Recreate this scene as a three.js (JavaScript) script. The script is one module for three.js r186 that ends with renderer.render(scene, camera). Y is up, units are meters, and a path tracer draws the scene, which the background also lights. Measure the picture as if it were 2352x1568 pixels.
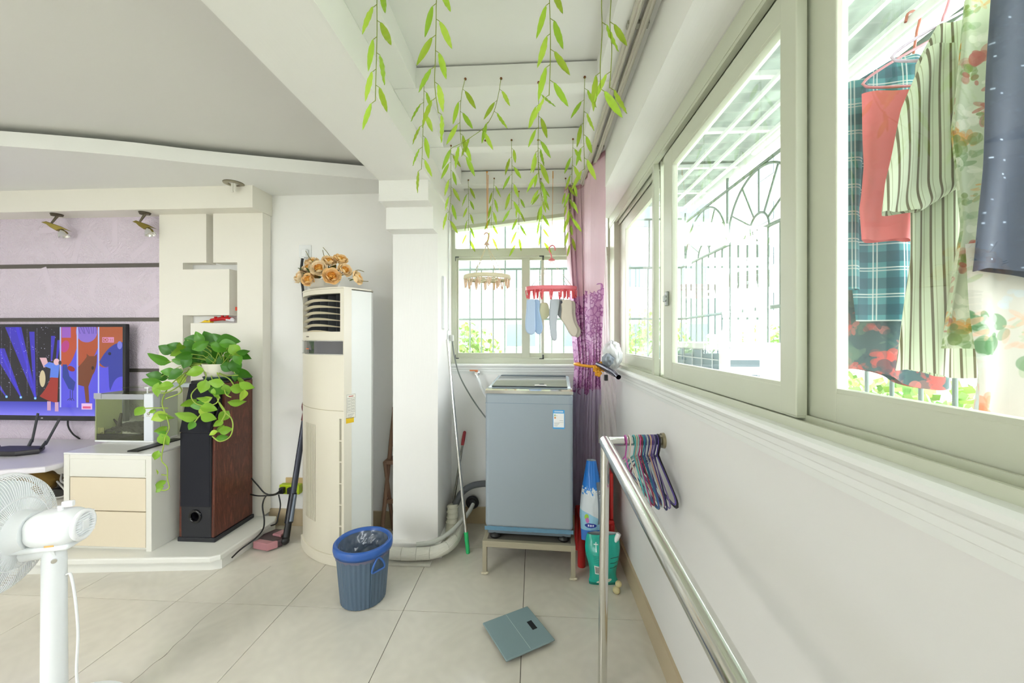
import * as THREE from 'three';
import { RoundedBoxGeometry } from 'three/addons/geometries/RoundedBoxGeometry.js';
import { mergeGeometries, mergeVertices } from 'three/addons/utils/BufferGeometryUtils.js';
import { RectAreaLightUniformsLib } from 'three/addons/lights/RectAreaLightUniformsLib.js';
import { Brush, Evaluator, SUBTRACTION } from 'three-bvh-csg';
import { ImprovedNoise } from 'three/addons/math/ImprovedNoise.js';

RectAreaLightUniformsLib.init();
const scene = new THREE.Scene();
// camera: eye height 1.367 m, looking 3.25 degrees left of the balcony's long axis, lens shifted 8 px
const camera = new THREE.PerspectiveCamera(2 * Math.atan(784 / 890) * 180 / Math.PI, 2352 / 1568, 0.05, 300);
camera.position.set(0, 1.367, 0);
camera.rotation.y = Math.atan(50.5 / 890);
camera.setViewOffset(2352, 1568, 0, 8, 2352, 1568);
const renderer = new THREE.WebGLRenderer({ antialias: true });
renderer.toneMapping = THREE.LinearToneMapping;
renderer.toneMappingExposure = 1.0;
renderer.shadowMap.enabled = true;
// bright overcast sky
scene.background = new THREE.Color().setRGB(0.9, 0.955, 1.0);
scene.backgroundIntensity = 9.8;

// ---------- helpers ----------
let seed = 7;
function rnd() { seed = (seed + 0x6D2B79F5) | 0; let t = Math.imul(seed ^ (seed >>> 15), 1 | seed); t = (t + Math.imul(t ^ (t >>> 7), 61 | t)) ^ t; return ((t ^ (t >>> 14)) >>> 0) / 4294967296; }
const rr = (a, b) => a + (b - a) * rnd();
const V = (a) => new THREE.Vector3(a[0], a[1], a[2]);
const noise = new ImprovedNoise();
function mat(color, roughness = 0.7, metalness = 0, more = {}) {
  return new THREE.MeshPhysicalMaterial({ color, roughness, metalness, side: THREE.DoubleSide, ...more });
}
const taken = {};
function numbered(n) { if (!(n in taken)) { taken[n] = 0; return n; } taken[n]++; return n + '_' + String(taken[n]).padStart(3, '0'); }
function shade(o) { o.castShadow = true; o.receiveShadow = true; return o; }
function thing(name, label, category, pos = [0, 0, 0], turn = 0, group) {
  const o = new THREE.Group(); o.name = numbered(name); scene.add(o);
  o.position.set(...pos); o.rotation.y = turn;
  o.userData = { label, category }; if (group) o.userData.group = group;
  return o;
}
// geometry given in the thing's own coordinates
function part(name, geo, m, parent, label) {
  const o = shade(new THREE.Mesh(geo, m)); o.name = name; parent.add(o);
  if (label) o.userData.label = label;
  return o;
}
// geometry given in room coordinates, hung under a thing that is not turned
function wpart(name, geo, m, parent, label) {
  const o = part(name, geo, m, parent, label);
  if (parent.parent === scene) o.position.copy(parent.position).negate();
  return o;
}
function solo(name, geo, m, label, category, group) {
  geo.computeBoundingBox(); const b = geo.boundingBox, c = new THREE.Vector3((b.min.x + b.max.x) / 2, b.min.y, (b.min.z + b.max.z) / 2);
  geo.translate(-c.x, -c.y, -c.z);
  const o = shade(new THREE.Mesh(geo, m)); o.name = numbered(name); o.position.copy(c); scene.add(o);
  o.userData = { label, category }; if (group) o.userData.group = group;
  return o;
}
function struct(name, geo, m, label) {
  const o = geo ? shade(new THREE.Mesh(geo, m)) : new THREE.Group(); o.name = name; scene.add(o);
  o.userData = { kind: 'structure', label, category: name.split('_')[0] };
  return o;
}
function clean(g) { const o = g.index ? g.toNonIndexed() : g; for (const k of Object.keys(o.attributes)) if (!['position', 'normal', 'uv'].includes(k)) o.deleteAttribute(k); if (!o.attributes.uv) o.setAttribute('uv', new THREE.BufferAttribute(new Float32Array(o.attributes.position.count * 2), 2)); o.morphAttributes = {}; return o; }
const join = (...g) => { const l = g.flat().map(clean); return l.length > 1 ? mergeGeometries(l, false) : l[0]; };
// box from extents, with rounded edges when r > 0
function B(x0, x1, y0, y1, z0, z1, r = 0) {
  const w = x1 - x0, h = y1 - y0, d = z1 - z0;
  const g = r > 0 ? new RoundedBoxGeometry(w, h, d, 2, Math.min(r, w / 2.01, h / 2.01, d / 2.01)) : new THREE.BoxGeometry(w, h, d);
  return g.translate((x0 + x1) / 2, (y0 + y1) / 2, (z0 + z1) / 2);
}
function tube(pts, r, seg = 0, rad = 8, closed = false) {
  const c = new THREE.CatmullRomCurve3(pts.map((p) => (p.isVector3 ? p : V(p))), closed, 'centripetal');
  return new THREE.TubeGeometry(c, seg || pts.length * 5, r, rad, closed);
}
// straight rod between two points, tapered
function rod(a, b, r0, r1 = r0, seg = 12, open = false) {
  const A = V(a), Bv = V(b), d = Bv.clone().sub(A), L = d.length();
  const g = new THREE.CylinderGeometry(r1, r0, L, seg, 1, open);
  g.applyQuaternion(new THREE.Quaternion().setFromUnitVectors(new THREE.Vector3(0, 1, 0), d.normalize()));
  return g.translate((A.x + Bv.x) / 2, (A.y + Bv.y) / 2, (A.z + Bv.z) / 2);
}
function lathe(pts, seg = 32) { return new THREE.LatheGeometry(pts.map((p) => new THREE.Vector2(p[0], p[1])), seg); }
function poly(pts, holes) { const s = new THREE.Shape(pts.map((p) => new THREE.Vector2(p[0], p[1]))); for (const h of holes || []) s.holes.push(new THREE.Path(h.map((p) => new THREE.Vector2(p[0], p[1])))); return s; }
function ext(pts, depth, bevel = 0, holes) {
  const s = Array.isArray(pts) ? poly(pts, holes) : pts;
  return new THREE.ExtrudeGeometry(s, { depth, bevelEnabled: bevel > 0, bevelThickness: bevel, bevelSize: bevel, bevelOffset: -bevel, bevelSegments: 2, curveSegments: 16 });
}
// plan outline (x, z) extruded up from y0 to y1
function prism(pts, y0, y1, bevel = 0) { const g = ext(pts.map((p) => [p[0], -p[1]]), y1 - y0 - 2 * bevel, bevel); g.rotateX(-Math.PI / 2); return g.translate(0, y0 + bevel, 0); }
function sph(r, x, y, z, sx = 1, sy = 1, sz = 1, n = 14) { return new THREE.SphereGeometry(r, n, Math.round(n * 0.7)).scale(sx, sy, sz).translate(x, y, z); }
// a minus b
function cut(a, b) { const ev = new Evaluator(); ev.useGroups = false; ev.attributes = ['position', 'normal', 'uv']; const p = new Brush(clean(a)), q = new Brush(clean(b)); p.updateMatrixWorld(); q.updateMatrixWorld(); return ev.evaluate(p, q, SUBTRACTION).geometry; }
// texture coordinates in metres, by the way each face points
function metres(g, s = 1) {
  g = clean(g); const p = g.attributes.position, n = g.attributes.normal, uv = g.attributes.uv;
  for (let i = 0; i < p.count; i++) {
    const ax = Math.abs(n.getX(i)), ay = Math.abs(n.getY(i)), az = Math.abs(n.getZ(i));
    if (ay >= ax && ay >= az) uv.setXY(i, p.getX(i) * s, p.getZ(i) * s); else if (ax >= az) uv.setXY(i, p.getZ(i) * s, p.getY(i) * s); else uv.setXY(i, p.getX(i) * s, p.getY(i) * s);
  }
  return g;
}
// parametric sheet: f(s, t) -> [x, y, z], s and t in 0..1
function sheet(f, ns, nt) {
  const pos = [], uv = [], idx = [];
  for (let j = 0; j <= nt; j++) for (let i = 0; i <= ns; i++) { pos.push(...f(i / ns, j / nt)); uv.push(i / ns, 1 - j / nt); }
  for (let j = 0; j < nt; j++) for (let i = 0; i < ns; i++) { const a = j * (ns + 1) + i; idx.push(a, a + ns + 1, a + 1, a + 1, a + ns + 1, a + ns + 2); }
  const g = new THREE.BufferGeometry(); g.setAttribute('position', new THREE.Float32BufferAttribute(pos, 3)); g.setAttribute('uv', new THREE.Float32BufferAttribute(uv, 2)); g.setIndex(idx); g.computeVertexNormals();
  return g;
}
// ---------- computed textures ----------
function field(n, f) { const d = new Uint8Array(n * n * 4); for (let j = 0; j < n; j++) for (let i = 0; i < n; i++) { const c = f(i / n, j / n), k = (j * n + i) * 4; d[k] = c[0]; d[k + 1] = c[1]; d[k + 2] = c[2]; d[k + 3] = 255; }
  const t = new THREE.DataTexture(d, n, n); t.wrapS = t.wrapT = THREE.RepeatWrapping; t.magFilter = THREE.LinearFilter; t.minFilter = THREE.LinearMipmapLinearFilter; t.generateMipmaps = true; t.needsUpdate = true; return t; }
// noise that repeats after one turn of u and v
function tn(u, v, f, o = 0) { const a = u * 2 * Math.PI, b = v * 2 * Math.PI, r = f / (2 * Math.PI); return noise.noise(Math.cos(a) * r + 7.3 + o, Math.sin(a) * r + Math.cos(b) * r * 0.97 + 3.1, Math.sin(b) * r + 11.7 + o); }
const g3 = (x) => { const c = Math.max(0, Math.min(255, x * 255)); return [c, c, c]; };
const stuccoTex = field(512, (u, v) => { const w = 0.02 * tn(u, v, 14, 5); const a = Math.abs(tn(u + w, v, 30)), b = Math.abs(tn(u, v + w, 56, 9)); return g3(0.15 + 0.9 * Math.sqrt(a) * 0.75 + 0.35 * b); });
const plasterTex = field(256, (u, v) => g3(0.5 + 0.35 * tn(u, v, 10) + 0.25 * tn(u, v, 40, 3)));
const smudgeTex = field(256, (u, v) => g3(0.62 + 0.45 * tn(u, v, 6, 2) + 0.25 * tn(u, v, 22, 8)));
function canvas(w, h, draw, repeat = false) {
  const c = document.createElement('canvas'); c.width = w; c.height = h; draw(c.getContext('2d'), w, h);
  const t = new THREE.CanvasTexture(c); t.colorSpace = THREE.SRGBColorSpace; if (repeat) t.wrapS = t.wrapT = THREE.RepeatWrapping; return t;
}
function rep(t, x, y) { const c = t.clone(); c.repeat.set(x, y); c.needsUpdate = true; return c; }

// ---------- shared materials ----------
const M = {
  paint: mat('#f5f4f0', 0.75, 0, { bumpMap: plasterTex, bumpScale: 0.0006 }),
  ceil: mat('#f2f2ee', 0.85),
  cream: mat('#f2eee2', 0.45),
  trim: mat('#f0f2ee', 0.4),
  alu: mat('#cfd3bf', 0.4, 0.0),
  aluDark: mat('#8f9483', 0.45, 0.1),
  steel: mat('#d8d8d4', 0.16, 1.0),
  steelDull: mat('#a9a89c', 0.5, 0.6),
  chrome: mat('#e6e6e6', 0.08, 1.0),
  black: mat('#17181a', 0.45),
  blackGloss: mat('#101114', 0.12),
  white: mat('#f0f2f1', 0.4),
  glass: new THREE.MeshPhysicalMaterial({ color: '#ffffff', transmission: 1, roughness: 0.0, thickness: 0, ior: 1.45, side: THREE.DoubleSide }),
};

// ================= the setting =================
// floor: 60 cm polished tiles on a grey bed
const X0 = -5.0, X1 = 0.54, Z0 = -2.97, Z1 = 2.0;
{
  const floor = struct('floor', B(X0, X1 + 0.1, -0.12, -0.004, Z0, Z1), mat('#5f5b50', 0.9), 'cream polished tile floor with thin dark joints');
  const tileTex = [0, 1, 2, 3].map((k) => field(128, (u, v) => { const a = 0.5 + 0.5 * tn(u, v, 5, k * 3), b = tn(u, v, 16, k * 5 + 1); const l = 0.97 + 0.03 * a + 0.02 * b; return [224 * l, 219 * l, 206 * l]; }));
  tileTex.forEach((t) => (t.colorSpace = THREE.SRGBColorSpace));
  const ms = tileTex.map((t) => mat('#ffffff', 0.16, 0, { map: t }));
  const cache = {};
  for (let i = -9; i < 3; i++) for (let j = -3; j < 9; j++) {
    const x0 = Math.max(X0, -0.055 + i * 0.6) + 0.0014, x1 = Math.min(X1, -0.055 + (i + 1) * 0.6) - 0.0014;
    const z0 = Math.max(-2.85, -1.911 + (j - 1) * 0.6) + 0.0014, z1 = Math.min(Z1, -1.911 + j * 0.6) - 0.0014;
    if (x1 - x0 < 0.02 || z1 - z0 < 0.02) continue;
    const k = (x1 - x0).toFixed(3) + '_' + (z1 - z0).toFixed(3);
    cache[k] ??= new RoundedBoxGeometry(x1 - x0, 0.01, z1 - z0, 1, 0.0008);
    const o = part('tile', cache[k], ms[(i * 7 + j * 3 + 90) % 4], floor); o.position.set((x0 + x1) / 2, -0.005, (z0 + z1) / 2);
  }
}
// hairline crack running across the tiles
part('tile_crack', join(tube([[-1.5745, 0, -2.2362], [-1.5919, 0, -2.1253], [-1.5943, 0, -2.0325], [-1.5964, 0, -1.9269], [-1.6093, 0, -1.8491], [-1.6081, 0, -1.7579], [-1.5966, 0, -1.6858]], 0.0009, 60, 5), tube([[-1.5966, 0, -1.6858], [-1.5977, 0, -1.6354], [-1.5864, 0, -1.5793], [-1.5956, 0, -1.5386], [-1.5937, 0, -1.488], [-1.5966, 0, -1.448], [-1.5843, 0, -1.389]], 0.001, 50, 5), tube([[-1.5882, 0, -1.593], [-1.5873, 0, -1.5724], [-1.5907, 0, -1.5565]], 0.0016, 12, 5)), mat('#8a8678', 0.9), scene.getObjectByName('floor'));
// walls with thickness
const WZ = -2.74, BZ = -2.85;                                   // living room back wall, balcony back wall
struct('wall_back', B(X0 - 0.12, -0.76, -0.12, 2.92, WZ - 0.13, WZ), M.paint, 'warm white painted wall behind the standing air conditioner');
struct('wall_left', B(X0 - 0.12, X0, -0.12, 2.92, WZ, Z1 + 0.12), M.paint, 'white wall at the far side of the living room');
struct('wall_front', join(B(X0, -3.6, -0.12, 2.92, Z1, Z1 + 0.12), B(-2.2, X1 + 0.12, -0.12, 2.92, Z1, Z1 + 0.12), B(-3.6, -2.2, -0.12, 0.3, Z1, Z1 + 0.12), B(-3.6, -2.2, 2.3, 2.92, Z1, Z1 + 0.12)), M.paint, 'white wall behind the viewer');
{ // unseen window behind the viewer, sized to light the room from there
  const w = struct('window_3', null, null, 'unseen window behind the viewer, sized to light the room');
  part('frame', join(B(-3.6, -2.2, 0.3, 0.35, Z1 + 0.02, Z1 + 0.09), B(-3.6, -2.2, 2.25, 2.3, Z1 + 0.02, Z1 + 0.09), ...[-3.6, -2.925, -2.25].map((x) => B(x, x + 0.05, 0.35, 2.25, Z1 + 0.025, Z1 + 0.085))), M.alu, w);
  for (const x of [-3.55, -2.875]) part('pane', B(x, x + 0.625, 0.35, 2.25, Z1 + 0.05, Z1 + 0.053), M.glass, w);
}
// balcony back wall: below the window, and the slanted piece above it
{
  const w = struct('wall_balcony', join(B(-0.63, 0.66, -0.12, 1.105, BZ - 0.12, BZ),
    ext([[-0.63, 2.254], [0.66, 2.386], [0.66, 2.92], [-0.63, 2.92]], 0.12).translate(0, 0, BZ - 0.12),
    B(0.56, 0.66, 1.1, 2.4, BZ - 0.12, BZ)), M.paint, 'pale wall under the balcony end window');
}
// window wall: parapet and ring beam
struct('wall_right', join(B(0.54, 0.66, -0.12, 1.105, BZ, Z1), B(0.54, 0.66, 2.237, 2.92, BZ, Z1), B(0.54, 0.66, 1.1, 2.3, 1.9, Z1)), mat('#e9e8e5', 0.7, 0, { bumpMap: plasterTex, bumpScale: 0.0008 }), 'white painted parapet wall under the long window');
struct('trim_1', B(0.41, 0.54, 2.237, 2.92, BZ, Z1), M.paint, 'white ring beam over the long window');
// pillar with stepped corbels, carrying the beam between living room and balcony
struct('wall_pillar', join(B(-0.904, -0.612, 0.0, 2.285, -2.97, -2.44), B(-0.904, -0.612, 2.032, 2.285, -2.44, -2.325), B(-0.904, -0.612, 2.165, 2.285, -2.325, -2.213)), M.paint, 'white pillar with stepped corbels under the beam');
struct('trim_2', B(-0.904, -0.61, 2.285, 2.92, -2.86, Z1), M.paint, 'white beam between living room and balcony');
struct('trim_3', B(-0.61, -0.598, 2.285, 2.315, -2.85, Z1), M.paint, 'thin bead along the beam edge');
struct('trim_4', join(B(-0.93, -0.585, 0.0, 0.075, -2.74, -2.4, 0.006), B(-0.95, -0.57, 0.0, 0.03, -2.74, -2.375, 0.004)), M.paint, 'white plinth around the pillar foot');
// ceilings
struct('ceiling_balcony', B(-0.61, 0.41, 2.547, 2.92, BZ, Z1), M.ceil, 'recessed balcony ceiling');
struct('ceiling', B(X0, -0.904, 2.53, 2.92, WZ, Z1), mat('#e6e5e0', 0.85), 'living room ceiling');
{
  // lower ceiling along the wall with a curved front edge and a cove gap above it
  const curve = [[-5, -1.70], [-4.4, -1.72], [-3.7, -1.79], [-2.896, -1.944], [-2.338, -2.09], [-1.998, -2.211], [-1.569, -2.342], [-1.1, -2.478], [-0.9, -2.54]];
  const c = new THREE.CatmullRomCurve3(curve.map((p) => new THREE.Vector3(p[0], 0, p[1])), false, 'centripetal').getPoints(60).map((p) => [p.x, p.z]);
  struct('ceiling_curved', prism([...c, [-0.9, WZ], [X0, WZ]], 2.41, 2.492), M.ceil, 'lower ceiling strip with a sweeping curved edge');
  const inner = c.map((p) => [p[0], p[1] - 0.2]);
  struct('ceiling_cove', prism([...inner, [-0.9, WZ], [X0, WZ]], 2.492, 2.53), M.ceil, 'set-back top of the curved ceiling strip');
  struct('trim_5', B(X0, -1.918, 2.258, 2.41, WZ, -2.54), M.cream, 'cream light box above the television wall');
}
// ladder frame under the balcony ceiling
{
  const f = struct('ceiling_frame', null, null, 'white ladder frame of boards under the balcony ceiling');
  part('side_rail', B(-0.61, -0.51, 2.45, 2.547, BZ, Z1, 0.002), M.ceil, f);
  part('side_rail', B(0.267, 0.41, 2.45, 2.547, BZ, Z1, 0.002), M.ceil, f);
  for (const z of [-2.707, -2.174, -1.653, -1.13, -0.61, -0.09, 0.43, 0.95, 1.47]) part('cross_rail', B(-0.609, 0.38, 2.446, 2.538, z - 0.075, z, 0.002), M.ceil, f);
}
// curtain tracks along the ring beam
{
  const t = thing('curtain_track', 'double white curtain track along the ring beam', 'curtain track', [0.37, 2.42, -1.0]);
  for (const x of [0.335, 0.372]) wpart('rail', join(B(x - 0.012, x + 0.012, 2.424, 2.445, -2.7, 1.5, 0.003), B(x - 0.003, x + 0.003, 2.416, 2.43, -2.7, 1.5)), mat('#cfcabd', 0.4), t);
  for (const z of [-2.2, -1.35, -0.5, 0.4]) wpart('bracket', B(0.318, 0.392, 2.434, 2.4465, z - 0.012, z + 0.012), M.steelDull, t);
}
// baseboards
const skirt = mat('#c3b292', 0.3);
struct('baseboard_right', B(0.526, 0.541, 0, 0.12, BZ, Z1), skirt, 'tan tile skirting under the window wall');
struct('baseboard_back', B(-1.935, -0.904, 0, 0.12, WZ, WZ + 0.014), skirt, 'tan tile skirting behind the standing air conditioner');
struct('baseboard_balcony', B(-0.61, 0.53, 0, 0.12, BZ, BZ + 0.014), skirt, 'tan tile skirting behind the washing machine');
// sill mouldings
function sill(name, pts, z0, z1, label) { const g = ext(pts, z1 - z0); g.translate(0, 0, z0); return struct(name, g, M.trim, label); }
sill('trim_6', [[0.542, 1.10], [0.536, 1.10], [0.534, 1.116], [0.53, 1.119], [0.53, 1.132], [0.526, 1.136], [0.524, 1.15], [0.516, 1.156], [0.512, 1.164], [0.514, 1.173], [0.524, 1.178], [0.555, 1.178], [0.555, 1.10]], BZ, Z1, 'white stepped moulding under the long window');
{
  const pts = [[0, 1.10], [0.006, 1.10], [0.008, 1.116], [0.012, 1.119], [0.012, 1.132], [0.016, 1.136], [0.018, 1.15], [0.026, 1.156], [0.03, 1.164], [0.028, 1.173], [0.018, 1.178], [-0.02, 1.178], [-0.02, 1.10]];
  const g = ext(pts, 1.16); g.rotateY(-Math.PI / 2); g.translate(0.55, 0, BZ);
  struct('trim_7', g, M.trim, 'white stepped moulding under the end window');
}
// ---- long window: frame, sliding sashes, panes ----
{
  const w = struct('window_1', null, null, 'long aluminium sliding window over the parapet');
  const fr = (g, n = 'frame') => part(n, g, M.alu, w);
  fr(join(B(0.545, 0.63, 1.176, 1.19, BZ, 1.9), B(0.545, 0.551, 1.19, 1.197, BZ, 1.9), B(0.576, 0.582, 1.19, 1.203, BZ, 1.9), B(0.61, 0.616, 1.19, 1.203, BZ, 1.9)), 'sill_track');
  fr(join(B(0.545, 0.63, 2.2, 2.237, BZ, 1.9), B(0.543, 0.551, 2.172, 2.205, BZ, 1.9), B(0.576, 0.582, 2.14, 2.205, BZ, 1.9), B(0.608, 0.616, 2.14, 2.205, BZ, 1.9), B(0.545, 0.565, 2.16, 2.175, BZ, 1.9)), 'head_track');
  fr(B(0.548, 0.63, 1.18, 2.237, BZ, -2.69, 0.003), 'post');
  fr(B(0.546, 0.63, 1.18, 2.237, 1.86, 1.9, 0.003), 'post');
  const sash = (z0, z1, x, wl = 0.06, wr = 0.06) => {        // z0 far end, z1 near end
    const s = part('sash', join(B(x + 0.001, x + 0.023, 1.196, 1.261, z0 + 0.001, z1 - 0.001, 0.003), B(x + 0.001, x + 0.023, 2.079, 2.145, z0 + 0.001, z1 - 0.001, 0.003), B(x, x + 0.024, 1.2, 2.14, z0, z0 + wl, 0.003), B(x, x + 0.024, 1.2, 2.14, z1 - wr, z1, 0.003),
      B(x + 0.002, x + 0.022, 1.258, 1.268, z0 + wl, z1 - wr), B(x + 0.002, x + 0.022, 2.07, 2.082, z0 + wl, z1 - wr)), M.alu, w);
    part('pane', B(x + 0.011, x + 0.013, 1.25, 2.09, z0 + wl - 0.01, z1 - wr + 0.01), M.glass, s);
    return s;
  };
  sash(-2.70, -1.815, 0.588, 0.16, 0.03);
  const sb = sash(-1.70, -0.856, 0.556, 0.1, 0.055);
  sash(-0.905, 0.02, 0.588, 0.115, 0.06);
  sash(-0.02, 0.92, 0.556); sash(0.9, 1.86, 0.588);
  fr(join(B(0.546, 0.57, 1.19, 2.2, -1.83, -1.80, 0.002), B(0.57, 0.585, 1.19, 2.2, -1.79, -1.78)), 'mullion');
  // rounded crescent catch on the second sash
  const k = part('catch', join(B(0.545, 0.556, 1.50, 1.56, -1.655, -1.63, 0.004), rod([0.54, 1.53, -1.642], [0.556, 1.53, -1.642], 0.012), B(0.537, 0.543, 1.517, 1.543, -1.652, -1.632, 0.002)), mat('#9aa09a', 0.35, 0.7), sb);
}
// ---- end window ----
{
  const w = struct('window_2', null, null, 'aluminium window at the end of the balcony');
  const zf = BZ + 0.0, zb = BZ - 0.07;
  part('frame', join(B(-0.63, 0.562, 1.178, 1.212, zb, zf - 0.001, 0.003), B(-0.63, -0.585, 1.2, 2.26, zb + 0.001, zf, 0.003), B(-0.612, 0.562, 1.972, 2.03, zb, zf - 0.001, 0.003), B(0.535, 0.561, 1.2, 2.35, zb + 0.001, zf, 0.003),
    B(0.222, 0.262, 2.02, 2.33, zb, zf - 0.01)), M.alu, w);
  part('head_trim', ext([[-0.61, 2.19], [0.56, 2.31], [0.56, 2.386], [-0.61, 2.262]], 0.06, 0.002).translate(0, 0, BZ - 0.045), M.trim, w);
  part('head_rail', ext([[-0.61, 2.165], [0.56, 2.285], [0.56, 2.312], [-0.61, 2.192]], 0.07, 0.002).translate(0, 0, BZ - 0.06), M.alu, w);
  part('pane', B(-0.6, 0.55, 2.02, 2.3, BZ - 0.05, BZ - 0.048), M.glass, w);
  const sash = (x0, x1, z, wl, wr) => {
    const s = part('sash', join(B(x0 + 0.001, x1 - 0.001, 1.213, 1.256, z - 0.021, z - 0.001, 0.002), B(x0 + 0.001, x1 - 0.001, 1.95, 1.977, z - 0.021, z - 0.001, 0.002), B(x0, x0 + wl, 1.214, 1.97, z - 0.022, z, 0.002), B(x1 - wr, x1, 1.214, 1.97, z - 0.022, z, 0.002)), M.alu, w);
    part('pane', B(x0 + wl - 0.008, x1 - wr + 0.008, 1.25, 1.956, z - 0.012, z - 0.01), M.glass, s);
  };
  sash(-0.588, -0.031, BZ - 0.03, 0.022, 0.06);
  sash(-0.06, 0.535, BZ - 0.052, 0.03, 0.05);
  // fly-screen frame with dark corner brackets, in front of the left sash
  const sc = part('screen_frame', join(B(-0.593, 0.074, 1.206, 1.222, BZ - 0.025, BZ - 0.007, 0.002), B(-0.593, 0.074, 1.962, 1.978, BZ - 0.025, BZ - 0.007, 0.002), B(-0.594, -0.578, 1.21, 1.97, BZ - 0.026, BZ - 0.006, 0.002), B(0.053, 0.075, 1.21, 1.97, BZ - 0.026, BZ - 0.006, 0.002)), M.alu, w);
  const dk = mat('#5a5f5a', 0.5);
  for (const [x, y, sx, sy] of [[-0.592, 1.976, 1, -1], [0.073, 1.976, -1, -1], [-0.592, 1.208, 1, 1], [0.073, 1.208, -1, 1]])
    part('corner_bracket', join(B(Math.min(x, x + sx * 0.034), Math.max(x, x + sx * 0.034), Math.min(y, y + sy * 0.012), Math.max(y, y + sy * 0.012), BZ - 0.007, BZ - 0.003), B(Math.min(x, x + sx * 0.012), Math.max(x, x + sx * 0.012), Math.min(y, y + sy * 0.036), Math.max(y, y + sy * 0.036), BZ - 0.007, BZ - 0.003)), dk, sc);
}
// added fill lamp, out of view on the ceiling, lifting the interior light
{
  const p = [-2.6, 2.53, 0.5];
  const t = thing('added_ceiling_lamp', 'added round fill lamp out of view on the living room ceiling', 'lamp', p);
  part('rim', lathe([[0.0, 0], [0.33, 0], [0.335, -0.05], [0.31, -0.06]], 40), M.white, t);
  part('diffuser', lathe([[0, -0.07], [0.2, -0.068], [0.31, -0.055]], 40), mat('#ffffff', 0.6, 0, { emissive: new THREE.Color(1, 0.97, 0.92), emissiveIntensity: 2.5 }), t);
  const l = new THREE.RectAreaLight(new THREE.Color(1, 0.96, 0.9), 34, 0.55, 0.55); l.position.set(0, -0.08, 0); l.rotation.x = -Math.PI / 2; t.add(l);
}

// ================= television wall =================
const SZ = -2.69;                                              // face of the stucco
{
  const st = mat('#e6d9e6', 0.9, 0, { bumpMap: stuccoTex, bumpScale: 0.008 });
  const w = struct('wall_television', B(X0, -2.70, 0.05, 2.265, WZ, SZ - 0.012), mat('#6b655f', 0.8), 'lilac stucco feature wall behind the television');
  const rows = [[0.1, 1.1041], [1.1265, 1.4888], [1.5177, 1.8864], [1.9185, 2.258]];
  rows[0][1] = 1.115; rows[1][0] = 1.143;
  for (const [a, b] of rows) part('stucco_panel', metres(B(X0, -2.70, a, b, SZ - 0.02, SZ), 2.6), st, w);
  // smooth trowel bars pressed into the stucco
  const sm = mat('#dfd2df', 0.9);
  for (const [u, v, len, ang] of [[40, 525, 0.16, 5], [60, 575, 0.2, -48], [120, 570, 0.2, 75], [185, 560, 0.22, -50], [228, 530, 0.22, 90], [305, 570, 0.22, 42], [35, 645, 0.22, -72], [165, 655, 0.2, 80], [235, 650, 0.18, -22], [100, 690, 0.2, -40], [338, 655, 0.18, -85], [320, 705, 0.2, 30], [310, 800, 0.18, 60], [40, 1000, 0.18, 30]]) {
    const p = [0, 0];
    const o = part('trowel_bar', new RoundedBoxGeometry(len, 0.045, 0.003, 1, 0.001), sm, w);
    o.position.set((-3.72) + (u) * ((-2.715 + 3.72) / 363) * 1.0, 1.367 - (v - 776) / 890 * 2.86, SZ - 0.0006); o.rotation.z = ang * Math.PI / 180;
  }
  // fretwork panel at the right of the stucco
  const px = (u) => -2.705 + (u - 365) * (0.778 / 238), py = (v) => 2.266 - (v - 490) * (2.266 - 0.977) / 410;
  const T = 2.262;
  const g = ext([[-2.705, 0.1], [-1.927, 0.1], [-1.927, T], [px(490), T], [px(490), py(604)], [px(545), py(604)], [px(545), py(742)], [px(438), py(742)], [px(438), py(960)], [px(420), py(960)], [px(420), py(724)], [px(527), py(724)], [px(527), py(619)], [px(420), py(619)], [px(420), py(604)], [px(474), py(604)], [px(474), T], [-2.705, T]], 0.085); g.translate(0, 0, WZ + 0.003);
  struct('wall_panel', g, M.cream, 'cream panel with an S-shaped niche cut through');
}
// spot lamps under the light box
for (const [u, v, lab] of [[112, 500, 'bronze spot lamp on the light box, the left one'], [333, 500, 'bronze spot lamp on the light box next to the cream panel']]) {
  const b = u === 112 ? [-3.43, 2.258, -2.6] : [-2.76, 2.258, -2.6];
  const t = thing('spot_lamp', lab, 'lamp', b, u === 112 ? 0.5 : 0.1, 'spot lamps under the light box');
  const br = mat('#8a7a3c', 0.35, 0.8);
  part('mount', lathe([[0, 0], [0.035, 0], [0.03, -0.012], [0, -0.014]], 20), mat('#6b6252', 0.4, 0.7), t);
  part('arm', join(rod([0.01, 0, 0], [-0.02, -0.07, 0.015], 0.009, 0.006), B(-0.03, 0.03, -0.016, -0.004, -0.012, 0.012, 0.004)), mat('#6b6252', 0.4, 0.7), t);
  const bird = ext([[-0.075, -0.07], [-0.05, -0.06], [0.02, -0.085], [0.075, -0.115], [0.03, -0.105], [0, -0.12], [-0.03, -0.1], [-0.05, -0.08]], 0.022, 0.004); bird.translate(0, 0, -0.011);
  part('shade', bird, br, t, 'leaf-shaped bronze shade');
  part('reflector', lathe([[0.012, 0.02], [0.026, 0.0], [0.034, -0.03], [0.031, -0.03], [0.02, 0.0]], 20).rotateZ(0.35).translate(0.03, -0.13, 0), M.chrome, t);
  part('bulb', sph(0.016, 0.035, -0.14, 0), mat('#f4efe0', 0.2), t);
}
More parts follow.
